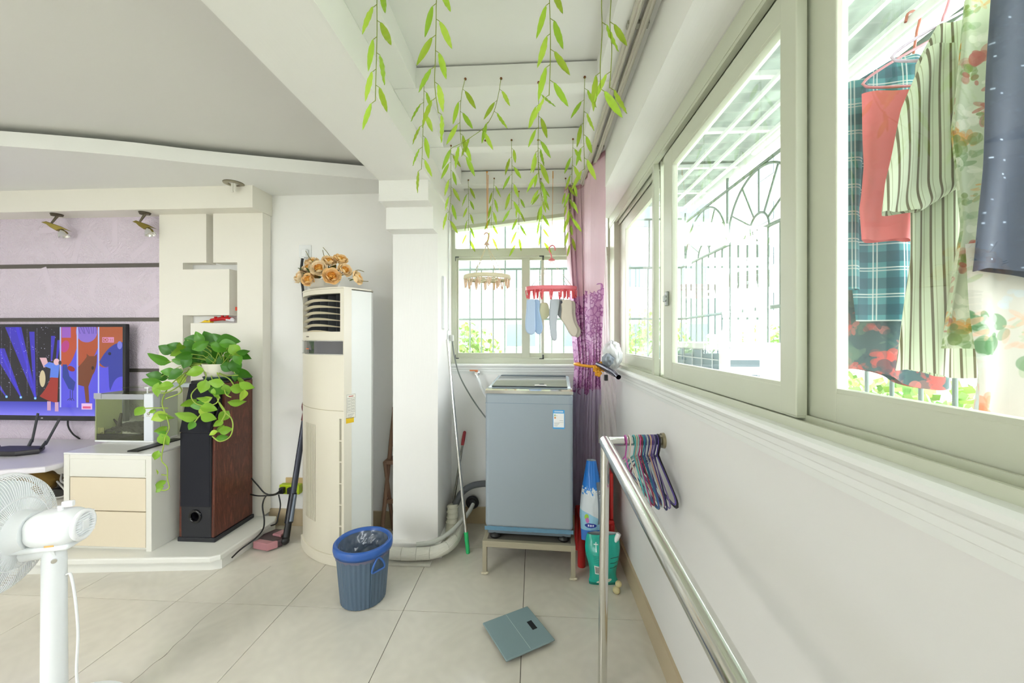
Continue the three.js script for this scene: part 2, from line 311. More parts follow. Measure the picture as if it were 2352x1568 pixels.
{
  const p = [-1.8073, 2.41, -2.4447];
  const t = thing('downlight', 'round downlight with a bare tube bulb in the low ceiling', 'lamp', [-2.02, 2.41, -2.5]);
  part('ring', lathe([[0.03, 0], [0.062, 0], [0.06, -0.006], [0.034, -0.009], [0.03, 0.0]], 28), mat('#9d9683', 0.3, 0.7), t);
  part('tube_bulb', join(rod([-0.009, 0, 0], [-0.009, -0.055, 0], 0.008), sph(0.008, -0.009, -0.055, 0), rod([0.009, 0, 0], [0.009, -0.05, 0], 0.008), sph(0.008, 0.009, -0.05, 0)), mat('#f3f0e6', 0.3), t);
}
// ================= platform, console, cabinet =================
struct('floor_platform', join(prism([[-5, -1.88], [-3.6, -1.95], [-2.75, -2.06], [-1.87, -2.135], [-1.83, -2.165], [-1.80, -2.60], [-1.83, -2.66], [-5, -2.66]], 0.066, 0.102, 0.008), prism([[-5, -1.93], [-3.6, -2.0], [-2.75, -2.1], [-1.9, -2.18], [-1.85, -2.2], [-1.84, -2.66], [-5, -2.66]], 0, 0.066)), mat('#e6e6de', 0.35), 'low cream platform with a round-edged top');
{
  const t = thing('television_console', 'long white console with an open shelf below the television', 'console', [-3.6, 0.1, -2.4]);
  const m = mat('#dedbe0', 0.3);
  wpart('top', prism([[-4.9, -1.72], [-3.9, -1.80], [-3.2, -1.95], [-2.83, -2.09], [-2.83, -2.683], [-4.9, -2.683]], 0.585, 0.62, 0.012), m, t);
  wpart('shelf', prism([[-4.9, -1.86], [-3.9, -1.93], [-3.2, -2.05], [-2.83, -2.17], [-2.83, -2.68], [-4.9, -2.68]], 0.33, 0.36, 0.006), M.cream, t);
  wpart('back_panel', B(-4.9, -2.83, 0.1, 0.585, -2.688, -2.676), M.cream, t);
  wpart('base', prism([[-4.9, -1.98], [-3.9, -2.04], [-3.2, -2.15], [-2.86, -2.25], [-2.86, -2.67], [-4.9, -2.67]], 0.102, 0.3, 0.004), M.cream, t);
  wpart('end_panel', B(-4.92, -4.9, 0.102, 0.6, -2.683, -1.8), M.cream, t);
}
{
  // things on the open shelf
  const a = solo('set_top_box', join(B(-3.06, -2.88, 0.362, 0.41, -2.5, -2.28, 0.006), B(-3.04, -2.9, 0.41, 0.45, -2.46, -2.3, 0.01)).rotateY(0), mat('#23211f', 0.4), 'black set-top boxes stacked on the console shelf', 'electronics');
  const bag = sheet((s, t) => { const an = s * 6.283, h = Math.sin(t * 3.1416); const r = 0.09 * (0.35 + h) * (1 + 0.18 * noise.noise(Math.cos(an) * 2, t * 5, Math.sin(an) * 2)); return [-3.2 + Math.cos(an) * r, 0.362 + 0.15 * (1 - t), -2.33 + Math.sin(an) * r * 0.8]; }, 30, 16);
  solo('paper_bag', bag, mat('#8a6a2c', 0.6), 'crumpled brown-gold bag on the console shelf', 'bag');
  solo('cable_coil', join(tube([[-2.98, 0.47, -2.26], [-2.93, 0.455, -2.24], [-2.9, 0.42, -2.24], [-2.92, 0.385, -2.25], [-2.99, 0.372, -2.24]], 0.005), tube([[-3.0, 0.5, -2.3], [-2.95, 0.47, -2.26], [-2.9, 0.455, -2.26]], 0.006)), mat('#b9b7b2', 0.4), 'grey cable loop on the set-top boxes', 'cable');
}
{
  const t = thing('drawer_cabinet', 'white side cabinet with two beige drawers on the platform', 'cabinet', [-2.54, 0.102, -2.42]);
  const x0 = -2.82, x1 = -2.262, zf = -2.17, body = mat('#e3e2d8', 0.35), dr = mat('#e2d6bd', 0.4);
  const yb = 0.102, yt = 0.68;
  wpart('body', join(B(x0, x0 + 0.035, yb, yt - 0.012, -2.66, zf, 0.002), B(x1 - 0.035, x1, yb, yt - 0.012, -2.66, zf, 0.002), B(x0 + 0.034, x1 - 0.034, 0.536, yt - 0.012, -2.66, zf - 0.004, 0.002), B(x0 + 0.034, x1 - 0.034, yb, 0.118, -2.66, zf - 0.02), B(x0 + 0.03, x1 - 0.03, yb, yt - 0.02, -2.66, -2.64)), body, t);
  wpart('top', B(x0 - 0.001, x1 + 0.001, yt - 0.012, yt, -2.662, zf + 0.001, 0.004), mat('#e2e2e0', 0.25), t);
  wpart('front_rail', B(x0 + 0.04, x1 - 0.04, 0.545, 0.645, zf - 0.01, zf - 0.0005, 0.001), body, t);
  const d1 = wpart('drawer', B(x0 + 0.039, x1 - 0.039, 0.337, 0.533, -2.6, zf - 0.002, 0.002), dr, t);
  const d2 = wpart('drawer', B(x0 + 0.039, x1 - 0.039, 0.122, 0.331, -2.6, zf - 0.002, 0.002), dr, t);
}
// ================= television =================
{
  const t = thing('television', 'large flat television showing a stage dance', 'television', [-3.5, 0.77, -2.62]);
  const xr = -2.905, W = 1.24, xl = xr - W, y0 = 0.772, y1 = 1.468, zf = -2.6;
  wpart('housing', join(B(xl, xr, y0, y1, zf - 0.03, zf - 0.004, 0.006), B(xl + 0.2, xr - 0.2, y0 + 0.05, y1 - 0.2, zf - 0.075, zf - 0.03, 0.01)), mat("#15161a", 0.4), t);
  wpart('bezel', join(B(xl, xr, y0 + 0.0005, y0 + 0.036, zf - 0.01, zf + 0.002, 0.002), B(xl + 0.0005, xr - 0.0005, y1 - 0.022, y1 - 0.0005, zf - 0.01, zf + 0.001, 0.002), B(xl + 0.001, xl + 0.022, y0 + 0.01, y1 - 0.01, zf - 0.01, zf + 0.0015, 0.002), B(xr - 0.022, xr - 0.001, y0 + 0.01, y1 - 0.01, zf - 0.01, zf + 0.0015, 0.002)), mat('#202126', 0.35), t);
  wpart('badge', B(-3.55, -3.535, y0 + 0.014, y0 + 0.022, zf, zf + 0.003), mat('#d8d8d8', 0.3, 0.6), t);
  const W2 = 1024, H2 = 580;
  const tex = canvas(W2, H2, (c) => {
    c.fillStyle = '#15101a'; c.fillRect(0, 0, W2, H2);
    const sx = (u) => W2 * (1 - (283 - u) / 362), sy = (v) => (v - 749) / (960 - 749) * H2;   // picture places on the screen
    c.fillStyle = '#4a4ad8'; c.fillRect(0, sy(927), W2, H2);
    const gr = c.createLinearGradient(0, sy(927), 0, H2); gr.addColorStop(0, '#3b3fc0'); gr.addColorStop(1, '#8a86ff'); c.fillStyle = gr; c.fillRect(0, sy(927), W2, H2);
    const beam = (x0, y0, x1, y1, w0, w1, col) => { c.fillStyle = col; c.beginPath(); c.moveTo(sx(x0) - w0, sy(y0)); c.lineTo(sx(x0) + w0, sy(y0)); c.lineTo(sx(x1) + w1, sy(y1)); c.lineTo(sx(x1) - w1, sy(y1)); c.fill(); };
    for (const [a, b, x, y, w] of [[-40, 749, 46, 916, 42], [25, 749, 80, 918, 46], [40, 749, 82, 918, 20], [72, 760, 80, 918, 18], [-70, 800, 12, 916, 34], [0, 800, 46, 916, 22], [122, 770, 118, 830, 14], [136, 780, 130, 830, 12]]) beam(a, b, x, y, w, 5, 'rgba(66,52,225,0.85)');
    for (const [x, y] of [[12, 916], [46, 917], [80, 919]]) { c.fillStyle = '#59b4ff'; c.beginPath(); c.arc(sx(x), sy(y), 9, 0, 7); c.fill(); c.fillStyle = '#e8f6ff'; c.beginPath(); c.arc(sx(x), sy(y), 4, 0, 7); c.fill(); }
    c.fillStyle = '#dcdcff'; for (const x of [0, 21, 61, 84]) for (let y = 752; y < 912; y += 3) { c.globalAlpha = 0.3 + 0.7 * rnd(); c.fillRect(sx(x) - 1.5, sy(y), 3, 4); }
    c.globalAlpha = 1; for (let i = 0; i < 150; i++) { c.globalAlpha = 0.4 + 0.6 * rnd(); const r = 1 + 2 * rnd(); c.beginPath(); c.arc(rnd() * sx(139), rnd() * sy(900), r, 0, 7); c.fill(); } c.globalAlpha = 1;
    // painted boards with animals
    const P4 = [[140, 178, '#c4522e'], [180, 227, '#b8522a'], [229, 283, '#b45a30']];
    for (const [a, b, col] of P4) { c.fillStyle = '#5a55ea'; c.fillRect(sx(a), 0, sx(b) - sx(a), sy(940)); c.fillStyle = col; c.beginPath(); c.moveTo(sx(a), 0); c.lineTo(sx(b), 0); c.lineTo(sx(b), sy(795)); c.quadraticCurveTo(sx((a + b) / 2), sy(860), sx(a), sy(840)); c.fill(); }
    c.fillStyle = '#8f72d8'; c.beginPath(); c.ellipse(sx(200), sy(760), 70, 70, 0, 0, 7); c.fill(); c.fillStyle = '#a060c8'; c.fillRect(sx(142), 0, 60, 70);
    c.strokeStyle = '#4b3a9a'; c.lineWidth = 3; for (let i = 0; i < 9; i++) { c.beginPath(); c.moveTo(sx(180 + i * 6), 0); c.lineTo(sx(184 + i * 5 + 6 * rnd()), sy(765)); c.stroke(); }
    c.fillStyle = '#2c3aa8'; c.beginPath(); c.moveTo(sx(283), sy(785)); c.quadraticCurveTo(sx(252), sy(786), sx(229), sy(832)); c.quadraticCurveTo(sx(240), sy(848), sx(250), sy(842)); c.lineTo(sx(252), sy(890)); c.lineTo(sx(254), sy(900)); c.lineTo(sx(262), sy(880)); c.quadraticCurveTo(sx(270), sy(865), sx(283), sy(866)); c.fill();
    c.fillStyle = '#0d1030'; c.beginPath(); c.arc(sx(253), sy(812), 10, 0, 7); c.fill(); c.fillStyle = '#7d7fe0'; c.beginPath(); c.ellipse(sx(276), sy(792), 16, 26, 0, 0, 7); c.fill();
    c.fillStyle = '#7a3d1c'; c.beginPath(); c.moveTo(sx(180), sy(844)); c.quadraticCurveTo(sx(190), sy(835), sx(200), sy(820)); c.lineTo(sx(200), sy(812)); c.lineTo(sx(206), sy(818)); c.lineTo(sx(218), sy(818)); c.lineTo(sx(224), sy(812)); c.quadraticCurveTo(sx(224), sy(850), sx(214), sy(862)); c.lineTo(sx(204), sy(890)); c.lineTo(sx(206), sy(928)); c.lineTo(sx(198), sy(928)); c.lineTo(sx(194), sy(890)); c.lineTo(sx(180), sy(886)); c.fill();
    c.fillStyle = '#2a1410'; c.beginPath(); c.ellipse(sx(214), sy(846), 8, 12, 0, 0, 7); c.fill();
    c.fillStyle = '#203a9c'; c.beginPath(); c.moveTo(sx(144), sy(838)); c.lineTo(sx(154), sy(838)); c.lineTo(sx(160), sy(866)); c.lineTo(sx(174), sy(880)); c.lineTo(sx(170), sy(900)); c.lineTo(sx(158), sy(896)); c.lineTo(sx(144), sy(868)); c.fill();
    c.fillStyle = '#c03a8a'; c.beginPath(); c.ellipse(sx(150), sy(795), 26, 40, 0.3, 0, 7); c.fill(); c.fillStyle = '#9a2418'; c.beginPath(); c.ellipse(sx(164), sy(848), 26, 16, 0.4, 0, 7); c.fill();
    c.strokeStyle = '#2a2a6a'; c.lineWidth = 4; for (const x of [162, 167]) { c.beginPath(); c.moveTo(sx(x), sy(899)); c.lineTo(sx(x), sy(918)); c.lineTo(sx(x - 7), sy(923)); c.moveTo(sx(x), sy(918)); c.lineTo(sx(x + 4), sy(924)); c.stroke(); }
    c.fillStyle = '#b9c4ff'; for (const x of [139, 178.5, 227.5]) c.fillRect(sx(x) - 5, 0, 10, sy(940));
    // dancer in a blue top and red skirt
    c.fillStyle = '#e7b9c0'; c.beginPath(); c.moveTo(sx(90), sy(822)); c.lineTo(sx(106), sy(822)); c.lineTo(sx(112), sy(840)); c.lineTo(sx(100), sy(846)); c.fill();
    c.fillStyle = '#5d86ee'; c.beginPath(); c.moveTo(sx(100), sy(842)); c.lineTo(sx(112), sy(832)); c.lineTo(sx(137), sy(838)); c.lineTo(sx(134), sy(870)); c.lineTo(sx(114), sy(870)); c.lineTo(sx(116), sy(848)); c.fill();
    c.fillStyle = '#f0c0c8'; c.beginPath(); c.ellipse(sx(130), sy(832), 20, 22, 0, 0, 7); c.fill(); c.fillStyle = '#3a2030'; c.beginPath(); c.ellipse(sx(138), sy(834), 10, 14, 0, 0, 7); c.fill();
    c.fillStyle = '#a82a20'; c.beginPath(); c.moveTo(sx(116), sy(869)); c.lineTo(sx(134), sy(870)); c.lineTo(sx(132), sy(930)); c.quadraticCurveTo(sx(110), sy(926), sx(90), sy(914)); c.quadraticCurveTo(sx(108), sy(895), sx(116), sy(869)); c.fill();
    c.fillStyle = '#d6a8c8'; c.fillRect(sx(108), sy(926), 24, 60); c.fillRect(sx(126), sy(928), 24, 60);
    c.fillStyle = '#d8c9a0'; c.beginPath(); c.ellipse(sx(97), sy(872), 20, 55, 0, 0, 7); c.fill();
    // station mark and caption patch
    c.strokeStyle = '#e9a0e0'; c.lineWidth = 4; c.strokeRect(sx(237), sy(774), sx(262) - sx(237), sy(785) - sy(774)); c.beginPath(); c.arc(sx(243), sy(779), 9, 0, 7); c.stroke(); for (let i = 0; i < 3; i++) c.strokeRect(sx(249 + i * 4), sy(776), 9, 18);
    c.fillStyle = '#f3c8f0'; c.fillRect(sx(188), sy(930), 70, 40); c.fillStyle = '#e85a8a'; c.fillRect(sx(191), sy(937), 52, 14);
  });
  const sg = new THREE.PlaneGeometry(W - 0.043, y1 - y0 - 0.058).translate((xl + xr) / 2, (y0 + 0.036 + y1 - 0.022) / 2, zf);
  wpart('screen', sg, mat('#050505', 0.12, 0, { emissive: '#ffffff', emissiveMap: tex, emissiveIntensity: 0.9 }), t);
  const l = new THREE.RectAreaLight(new THREE.Color(0.4, 0.4, 1), 0.35, W - 0.05, 0.62); l.position.set((xl + xr) / 2 - t.position.x, 0.35, zf + 0.006 - t.position.z); l.rotation.y = Math.PI; t.add(l);
  // cables dropping behind it
  solo('television_cable', tube([[-3.42, 0.8, -2.66], [-3.42, 0.72, -2.66], [-3.38, 0.66, -2.66], [-3.33, 0.628, -2.66]], 0.005), M.black, 'thin black cable behind the router', 'cable');
  solo('television_cable', tube([[-3.10, 0.8, -2.66], [-3.105, 0.72, -2.66], [-3.09, 0.66, -2.66], [-3.07, 0.628, -2.66]], 0.005), M.black, 'thin black cable dropping left of the fish tank', 'cable');
}
{
  // router with three aerials
  const t = thing('router', 'flat black router with three aerials on the console', 'router', [-3.38, 0.621, -2.33]);
  part('body', prism([[-0.2, 0.02], [-0.07, 0.09], [0.12, 0.075], [0.2, 0.01], [0.13, -0.07], [-0.1, -0.06]], 0, 0.032, 0.012), mat('#2b2a2c', 0.45), t);
  const ant = (x, z, dx, dz) => part('aerial', join(rod([x, 0.015, z], [x + dx * 0.3, 0.07, z + dz * 0.3], 0.009), new RoundedBoxGeometry(0.016, 0.2, 0.007, 1, 0.003).translate(0, 0.1, 0).rotateZ(-Math.atan2(dx * 0.9, 0.2)).translate(x + dx * 0.25, 0.05, z + dz * 0.3)), mat('#3c3e42', 0.3, 0.3), t);
  ant(-0.14, -0.03, -0.12, -0.02); ant(0.02, -0.06, 0.05, -0.04); ant(0.16, -0.02, 0.13, -0.02);
  part('status_light', sph(0.003, -0.07, 0.033, 0.06), mat('#ffffff', 0.3, 0, { emissive: '#ffffff', emissiveIntensity: 1 }), t);
}
// ================= fish tank =================
{
  const xa = -2.8995, xm = -2.5554, xb = -2.489, y0 = 0.681, y1 = 0.9975, zf = -2.4, zb = -2.575;
  const t = thing('fish_tank', 'small glass fish tank with a white filter column on the cabinet', 'fish tank', [(xa + xb) / 2, y0, (zf + zb) / 2]);
  const gl = new THREE.MeshPhysicalMaterial({ color: '#eef3e6', transmission: 1, roughness: 0.02, thickness: 0, ior: 1.45, side: THREE.DoubleSide });
  wpart('base', B(xa, xb, y0, y0 + 0.012, zb, zf, 0.003), M.white, t);
  wpart('front_glass', B(xa, xm, y0 + 0.012, y1 - 0.004, zf - 0.005, zf - 0.001), gl, t);
  wpart('side_panel', B(xa, xa + 0.004, y0 + 0.012, y1 - 0.004, zb + 0.005, zf - 0.006), mat('#cfcfa2', 0.35), t, 'pale yellowish side panel');
  wpart('back_glass', B(xa, xb, y0 + 0.012, y1 - 0.004, zb, zb + 0.004), gl, t);
  wpart('filter_column', B(xm, xb, y0 + 0.01, y1 + 0.004, zf - 0.05, zf + 0.002, 0.006), mat('#e3e8ee', 0.35), t);
  wpart('frosted_side', B(xb - 0.006, xb, y0 + 0.012, y1, zb, zf - 0.05), mat('#cdd6c4', 0.55), t, 'frosted side wall');
  wpart('emblem', join(lathe([[0.006, 0], [0.009, 0.001], [0.006, 0.002]], 16).rotateX(Math.PI / 2).translate((xm + xb) / 2 + 0.003, y0 + 0.19, zf + 0.003), B((xm + xb) / 2 - 0.012, (xm + xb) / 2 + 0.014, y0 + 0.173, y0 + 0.175, zf + 0.001, zf + 0.0035)), mat('#b5a26a', 0.35, 0.7), t);
  wpart('top_edge', join(B(xa, xm, y1 - 0.035, y1, zf - 0.004, zf + 0.001, 0.001), B(xa - 0.002, xa + 0.05, y1 - 0.03, y1 + 0.006, zf, zf + 0.004, 0.001), B(xa, xa + 0.006, y1 - 0.02, y1, zb, zf - 0.005)), mat('#d4d6dc', 0.15, 0, { transmission: 0.5, thickness: 0 }), t);
  const gv = sheet((s, q) => { const x = xa + 0.006 + s * (xm - xa - 0.01), z = zf - 0.008 - q * 0.155; return [x, y0 + 0.05 + 0.035 * q + 0.02 * Math.sin(s * 3.1) + 0.012 * noise.noise(s * 14, q * 9, 1), z]; }, 40, 24);
  wpart('gravel', join(gv, B(xa + 0.006, xm - 0.004, y0 + 0.012, y0 + 0.05, zf - 0.02, zf - 0.008)), mat('#3f382c', 0.95, 0, { bumpMap: plasterTex, bumpScale: 0.004 }), t);
  const dw = mat('#3a2a20', 0.9);
  wpart('driftwood', join(rod([xa + 0.05, y0 + 0.04, zf - 0.1], [xa + 0.075, y0 + 0.17, zf - 0.1], 0.016, 0.007), rod([xa + 0.055, y0 + 0.09, zf - 0.1], [xa + 0.02, y0 + 0.13, zf - 0.1], 0.01, 0.004), rod([xa + 0.05, y0 + 0.07, zf - 0.09], [xa + 0.1, y0 + 0.085, zf - 0.08], 0.01, 0.004)), dw, t);
  wpart('driftwood', join(rod([xm - 0.09, y0 + 0.05, zf - 0.12], [xm - 0.105, y0 + 0.165, zf - 0.12], 0.022, 0.008), rod([xm - 0.1, y0 + 0.1, zf - 0.12], [xm - 0.13, y0 + 0.14, zf - 0.12], 0.009, 0.004), rod([xm - 0.1, y0 + 0.07, zf - 0.12], [xm - 0.06, y0 + 0.11, zf - 0.11], 0.01, 0.004), sph(0.03, xm - 0.09, y0 + 0.06, zf - 0.1, 1.6, 0.6, 1)), dw, t);
  for (let i = 0; i < 3; i++) wpart('little_fence', B(xa + 0.008 + i * 0.014, xa + 0.018 + i * 0.014, y0 + 0.05, y0 + 0.09, zf - 0.02, zf - 0.016), mat('#bdb27a', 0.6), t);
  // lid parts and lamp above
  wpart('lid', B(xa + 0.1, xb, y1 + 0.03, y1 + 0.034, zb, zf - 0.08).rotateX(0), gl, t);
  wpart('lid_clip', join(rod([xm - 0.005, y1 - 0.01, zf - 0.03], [xm - 0.005, y1 + 0.04, zf - 0.03], 0.004), B(xm - 0.02, xm + 0.012, y1 + 0.035, y1 + 0.045, zf - 0.04, zf - 0.02, 0.003), B(xm + 0.025, xm + 0.042, y1, y1 + 0.04, zf - 0.05, zf - 0.035, 0.004)), M.white, t);
  wpart('lamp_bar', join(B(xb - 0.04, xb + 0.16, y1 + 0.03, y1 + 0.06, zb - 0.01, zb + 0.05, 0.004), rod([xb - 0.06, y1 + 0.05, zb + 0.06], [xb + 0.1, y1 + 0.062, zb + 0.06], 0.003)), mat('#b8c2c4', 0.3, 0.3), t);
  const pn = solo('tablet', B(-2.45, -2.38, 0.6805, 0.688, -2.5, -2.2, 0.003), M.black, 'thin black slab on the cabinet edge beside the fish tank', 'tablet');
}
// ================= loudspeaker =================
{
  const t = thing('loudspeaker', 'tall black loudspeaker with reddish wood sides on the platform', 'loudspeaker', [-2.09, 0.102, -2.46]);
  const x0 = -2.205, x1 = -1.98, zf = -2.3, zb = -2.62, yb = 0.102, yt = 1.088;
  const wood = field(256, (u, v) => { const s = Math.abs(tn(u, v * 0.15, 26)) + 0.5 * Math.abs(tn(u, v * 0.3, 60, 4)); const l = 0.75 + 0.6 * s; return [98 * l, 52 * l, 38 * l]; }); wood.colorSpace = THREE.SRGBColorSpace;
  const wm = mat('#ffffff', 0.4, 0, { map: wood });
  const side = [[-zf - 0.008, yb + 0.03], [-zb, yb + 0.03], [-zb, yt - 0.01], [-zf + 0.075, yt - 0.01], [-zf + 0.075, 0.93], [-zf + 0.002, 0.80]];
  const sp = (x) => { const g = ext(side.map((p) => [p[0], p[1]]), 0.02, 0.002); g.rotateY(Math.PI / 2); g.translate(x, 0, 0); return metres(g, 3); };
  wpart('side_panel', sp(x1 - 0.02), wm, t); wpart('side_panel', sp(x0), wm, t);
  const core = (z0, z1, ins) => { const g = ext([[-zf + z0, yb + 0.03], [-zb - 0.002, yb + 0.03], [-zb - 0.002, yt], [-zf + z1, yt], [-zf + z1, 0.945], [-zf + z0, 0.8]], x1 - x0 - 0.036, 0.003); g.rotateY(Math.PI / 2); g.translate(x0 + 0.018, 0, 0); return g; };
  wpart('baffle', cut(core(-0.012, 0.055), rod([(x0 + x1) / 2 - 0.004, 0.262, zf + 0.05], [(x0 + x1) / 2 - 0.004, 0.262, zf - 0.16], 0.031, 0.031, 32)), mat('#1a1b22', 0.5), t);
  wpart('grille_cloth', join(B(x0 + 0.012, x1 - 0.018, 0.32, 0.78, zf + 0.006, zf + 0.018, 0.006), (() => { const g = new RoundedBoxGeometry(x1 - x0 - 0.03, 0.30, 0.012, 2, 0.005); g.rotateX(-0.24); return g.translate((x0 + x1) / 2 - 0.003, 0.93, zf - 0.018); })()), mat('#1d1e26', 0.95), t);
  wpart('bass_port', new THREE.TorusGeometry(0.034, 0.009, 10, 28).translate((x0 + x1) / 2 - 0.004, 0.262, zf + 0.013), M.blackGloss, t);
  wpart('port_tube', rod([(x0 + x1) / 2 - 0.004, 0.262, zf + 0.012], [(x0 + x1) / 2 - 0.004, 0.262, zf - 0.15], 0.0305, 0.0305, 32, true), mat('#1a1b22', 0.5), t);
  wpart('plinth', B(x0 - 0.01, x1 + 0.012, yb, yb + 0.028, zb - 0.005, zf + 0.014, 0.006), mat('#22232a', 0.3), t);
  wpart('top_cap', B(x0, x1, yt - 0.008, yt + 0.004, zb, zf - 0.072, 0.004), mat('#26262c', 0.4), t);
}

// ================= standing air conditioner =================
{
  const t = thing('air_conditioner', 'tall cream standing air conditioner in the corner', 'air conditioner', [-1.335, 0, -2.375], -0.539);
  const W = 0.235, D = 0.24, Ht = 1.668, bow = (x) => 0.05 * (1 - (x / W) ** 2);
  const cr = mat('#e8e2d0', 0.3), wh = mat('#eef0ea', 0.35), gl = mat('#d7cdb2', 0.4);
  const arc = (a, b, n, off = 0) => Array.from({ length: n + 1 }, (_, i) => { const x = a + (b - a) * i / n; return [x, bow(x) + off]; });
  const o1 = [-0.152, 1.5811], o2 = [0.211, 1.5637];
  const ox0 = -0.215, ox1 = o2[0], oy0 = 1.405, oy1 = 1.636;
  // front shell, built around the outlet opening
  const shell = (x0, x1, y0, y1, n, name, m, d = 0.03) => part(name, prism([...arc(x0, x1, n), ...arc(x1, x0, n, -d)], y0, y1), m, t);
  const pr = (x0, x1, y0, y1, o0 = 0, o1 = -0.03) => { const n = Math.max(2, Math.round((x1 - x0) / 0.02)); return prism([...arc(x0, x1, n, o0), ...arc(x1, x0, n, o1)], y0, y1); };
  const s0 = [-0.1097, 0.7698], sl = [0.211, 0.5284], sx0 = s0[0] - 0.022, sx1 = sx0 + 0.1515, g0 = sl[0] - 0.006, g1 = sl[0] + 0.008;   // slotted field, side gap
  part('front_panel', join(pr(-W, W, 0.06, 0.115), pr(-W, W, 0.883, oy0), pr(-W, W, oy1, Ht - 0.004), pr(-W, ox0, oy0, oy1), pr(ox1, W, oy0, oy1), pr(-W, sx0, 0.115, 0.883), pr(sx1, g0, 0.115, 0.883), pr(g1, W, 0.115, 0.883), pr(sx0, sx1, 0.115, 0.23), pr(sx0, sx1, 0.83, 0.883), pr(sx0, sx1, 0.23, 0.83, -0.016, -0.03)), cr, t);
  for (let i = 0; i < 10; i++) part('intake_rib', pr(sx0 + i * 0.0158, sx0 + i * 0.0158 + 0.0093, 0.23, 0.83, 0, -0.017), cr, t);
  for (let i = 0; i < 5; i++) part('gap_bridge', pr(g0, g1, 0.235 + i * 0.128, 0.243 + i * 0.128), cr, t);
  const plan = [[-W, -0.032], [-W, -D + 0.05], [-W + 0.05, -D], [W - 0.05, -D], [W, -D + 0.05], [W, -0.032]];
  part('cabinet', join(prism(plan, 0.06, oy0 - 0.012), prism(plan, oy1 + 0.012, Ht - 0.01), B(-W, -W + 0.004, oy0 - 0.012, oy1 + 0.012, -D + 0.05, -0.032), prism([[W - 0.004, -0.032], [W - 0.004, -D + 0.05], [W - 0.05, -D + 0.004], [-W + 0.05, -D + 0.004], [-W, -D + 0.05], [-W + 0.05, -D], [W - 0.05, -D], [W, -D + 0.05], [W, -0.032]], oy0 - 0.012, oy1 + 0.012)), wh, t, 'white side cabinet');
  part('top_cover', prism([...arc(-W, W, 24, 0.002), [W, -D + 0.05], [W - 0.05, -D], [-W + 0.05, -D], [-W, -D + 0.05]], Ht - 0.003, Ht + 0.006), cr, t);
  part('edge_strip', B(W - 0.004, W + 0.002, 0.06, Ht - 0.002, -0.05, 0.002, 0.002), cr, t);
  part('base', prism([...arc(-W - 0.008, W + 0.008, 24, 0.012), [W + 0.008, -D], [-W - 0.008, -D]], 0, 0.062, 0.004), cr, t);
  // outlet: a deep duct behind curved louvres
  const gp = mat('#5c5e60', 0.7);
  part('outlet_duct', join(B(ox0 - 0.006, ox0 - 0.002, oy0, oy1, -0.19, 0.0), B(ox1 + 0.002, ox1 + 0.006, oy0, oy1, -0.19, 0.0), B(ox0 - 0.006, ox1 + 0.006, oy0 - 0.01, oy0 - 0.006, -0.19, -0.01), B(ox0 - 0.006, ox1 + 0.006, oy1 + 0.006, oy1 + 0.01, -0.19, -0.01), B(ox0 - 0.006, ox1 + 0.006, oy0 - 0.01, oy1 + 0.01, -0.194, -0.19)), gp, t, 'grey plastic outlet duct');
  for (let i = 0; i < 4; i++) part('outlet_fin', B(ox0 + 0.05 + i * 0.09, ox0 + 0.053 + i * 0.09, oy0, oy1, -0.09, -0.03), gp, t);
  for (let i = 0; i < 6; i++) {
    const yc = oy1 - 0.028 - i * 0.0385;
    part('louvre', sheet((s, q) => { const x = ox0 + s * (ox1 - ox0); return [x, yc + 0.020 * Math.sin(s * Math.PI) - 0.02 + q * -0.008, bow(x) - 0.004 - q * 0.03]; }, 20, 2), gl, t);
    part('louvre', sheet((s, q) => { const x = ox0 + s * (ox1 - ox0); return [x, yc + 0.020 * Math.sin(s * Math.PI) - 0.02 - q * 0.016 * (0.3 + 0.65 * Math.sin(s * Math.PI)), bow(x) - 0.003 - q * 0.012]; }, 20, 1), gl, t);
  }
  part('badge', B(-0.105, -0.055, 1.372, 1.379, bow(-0.08) - 0.004, bow(-0.08) + 0.001).rotateY(0), mat('#7d776a', 0.4, 0.4), t);
  // display
  const dp = [-0.1627, 1.2908], dq = [0.2289, 1.367];
  part('display', prism([...arc(-W + 0.006, dq[0], 14, 0.003), ...arc(dq[0], -W + 0.006, 14, -0.004)], 1.27, 1.347, 0.002), mat('#4a4a50', 0.08, 0.0, { clearcoat: 1 }), t, 'dark glossy display window');
  for (const y of [1.347, 1.265]) part('display_rim', prism([...arc(-W + 0.004, dq[0] + 0.003, 14, 0.005), ...arc(dq[0] + 0.003, -W + 0.004, 14, -0.002)], y, y + 0.005), mat('#c9c7c2', 0.2, 0.6), t);
  part('status_bar', B(-0.10, -0.06, 1.297, 1.301, bow(-0.08) + 0.002, bow(-0.08) + 0.0045), mat('#e2651f', 0.3, 0, { emissive: '#e2651f', emissiveIntensity: 0.6 }), t);
  // seam and intake slots
  part('panel_seam', prism([...arc(-W, W, 20, 0.0008), ...arc(W, -W, 20, -0.004)], 0.928, 0.931), mat('#b3a887', 0.6), t);
  // paper labels on the white side
  const a0 = [0.014, 1.0272], a1 = [0.0753, 0.8808], b0 = [0.0111, 0.8865], b1 = [0.0634, 0.8536];
  const paper = canvas(96, 192, (c) => { c.fillStyle = '#eeebdd'; c.fillRect(0, 0, 96, 192); c.strokeStyle = '#8a877c'; c.lineWidth = 2; c.strokeRect(3, 3, 90, 186); c.fillStyle = '#b0473a'; c.fillRect(24, 14, 48, 6); c.fillStyle = '#6f6d66'; for (let i = 0; i < 5; i++) { c.strokeRect(10, 30 + i * 24, 34, 18); c.strokeRect(52, 30 + i * 24, 34, 18); c.fillRect(14, 36 + i * 24, 24, 2); c.fillRect(56, 40 + i * 24, 24, 2); } for (let i = 0; i < 4; i++) c.fillRect(12, 156 + i * 8, 70 - i * 9, 2); });
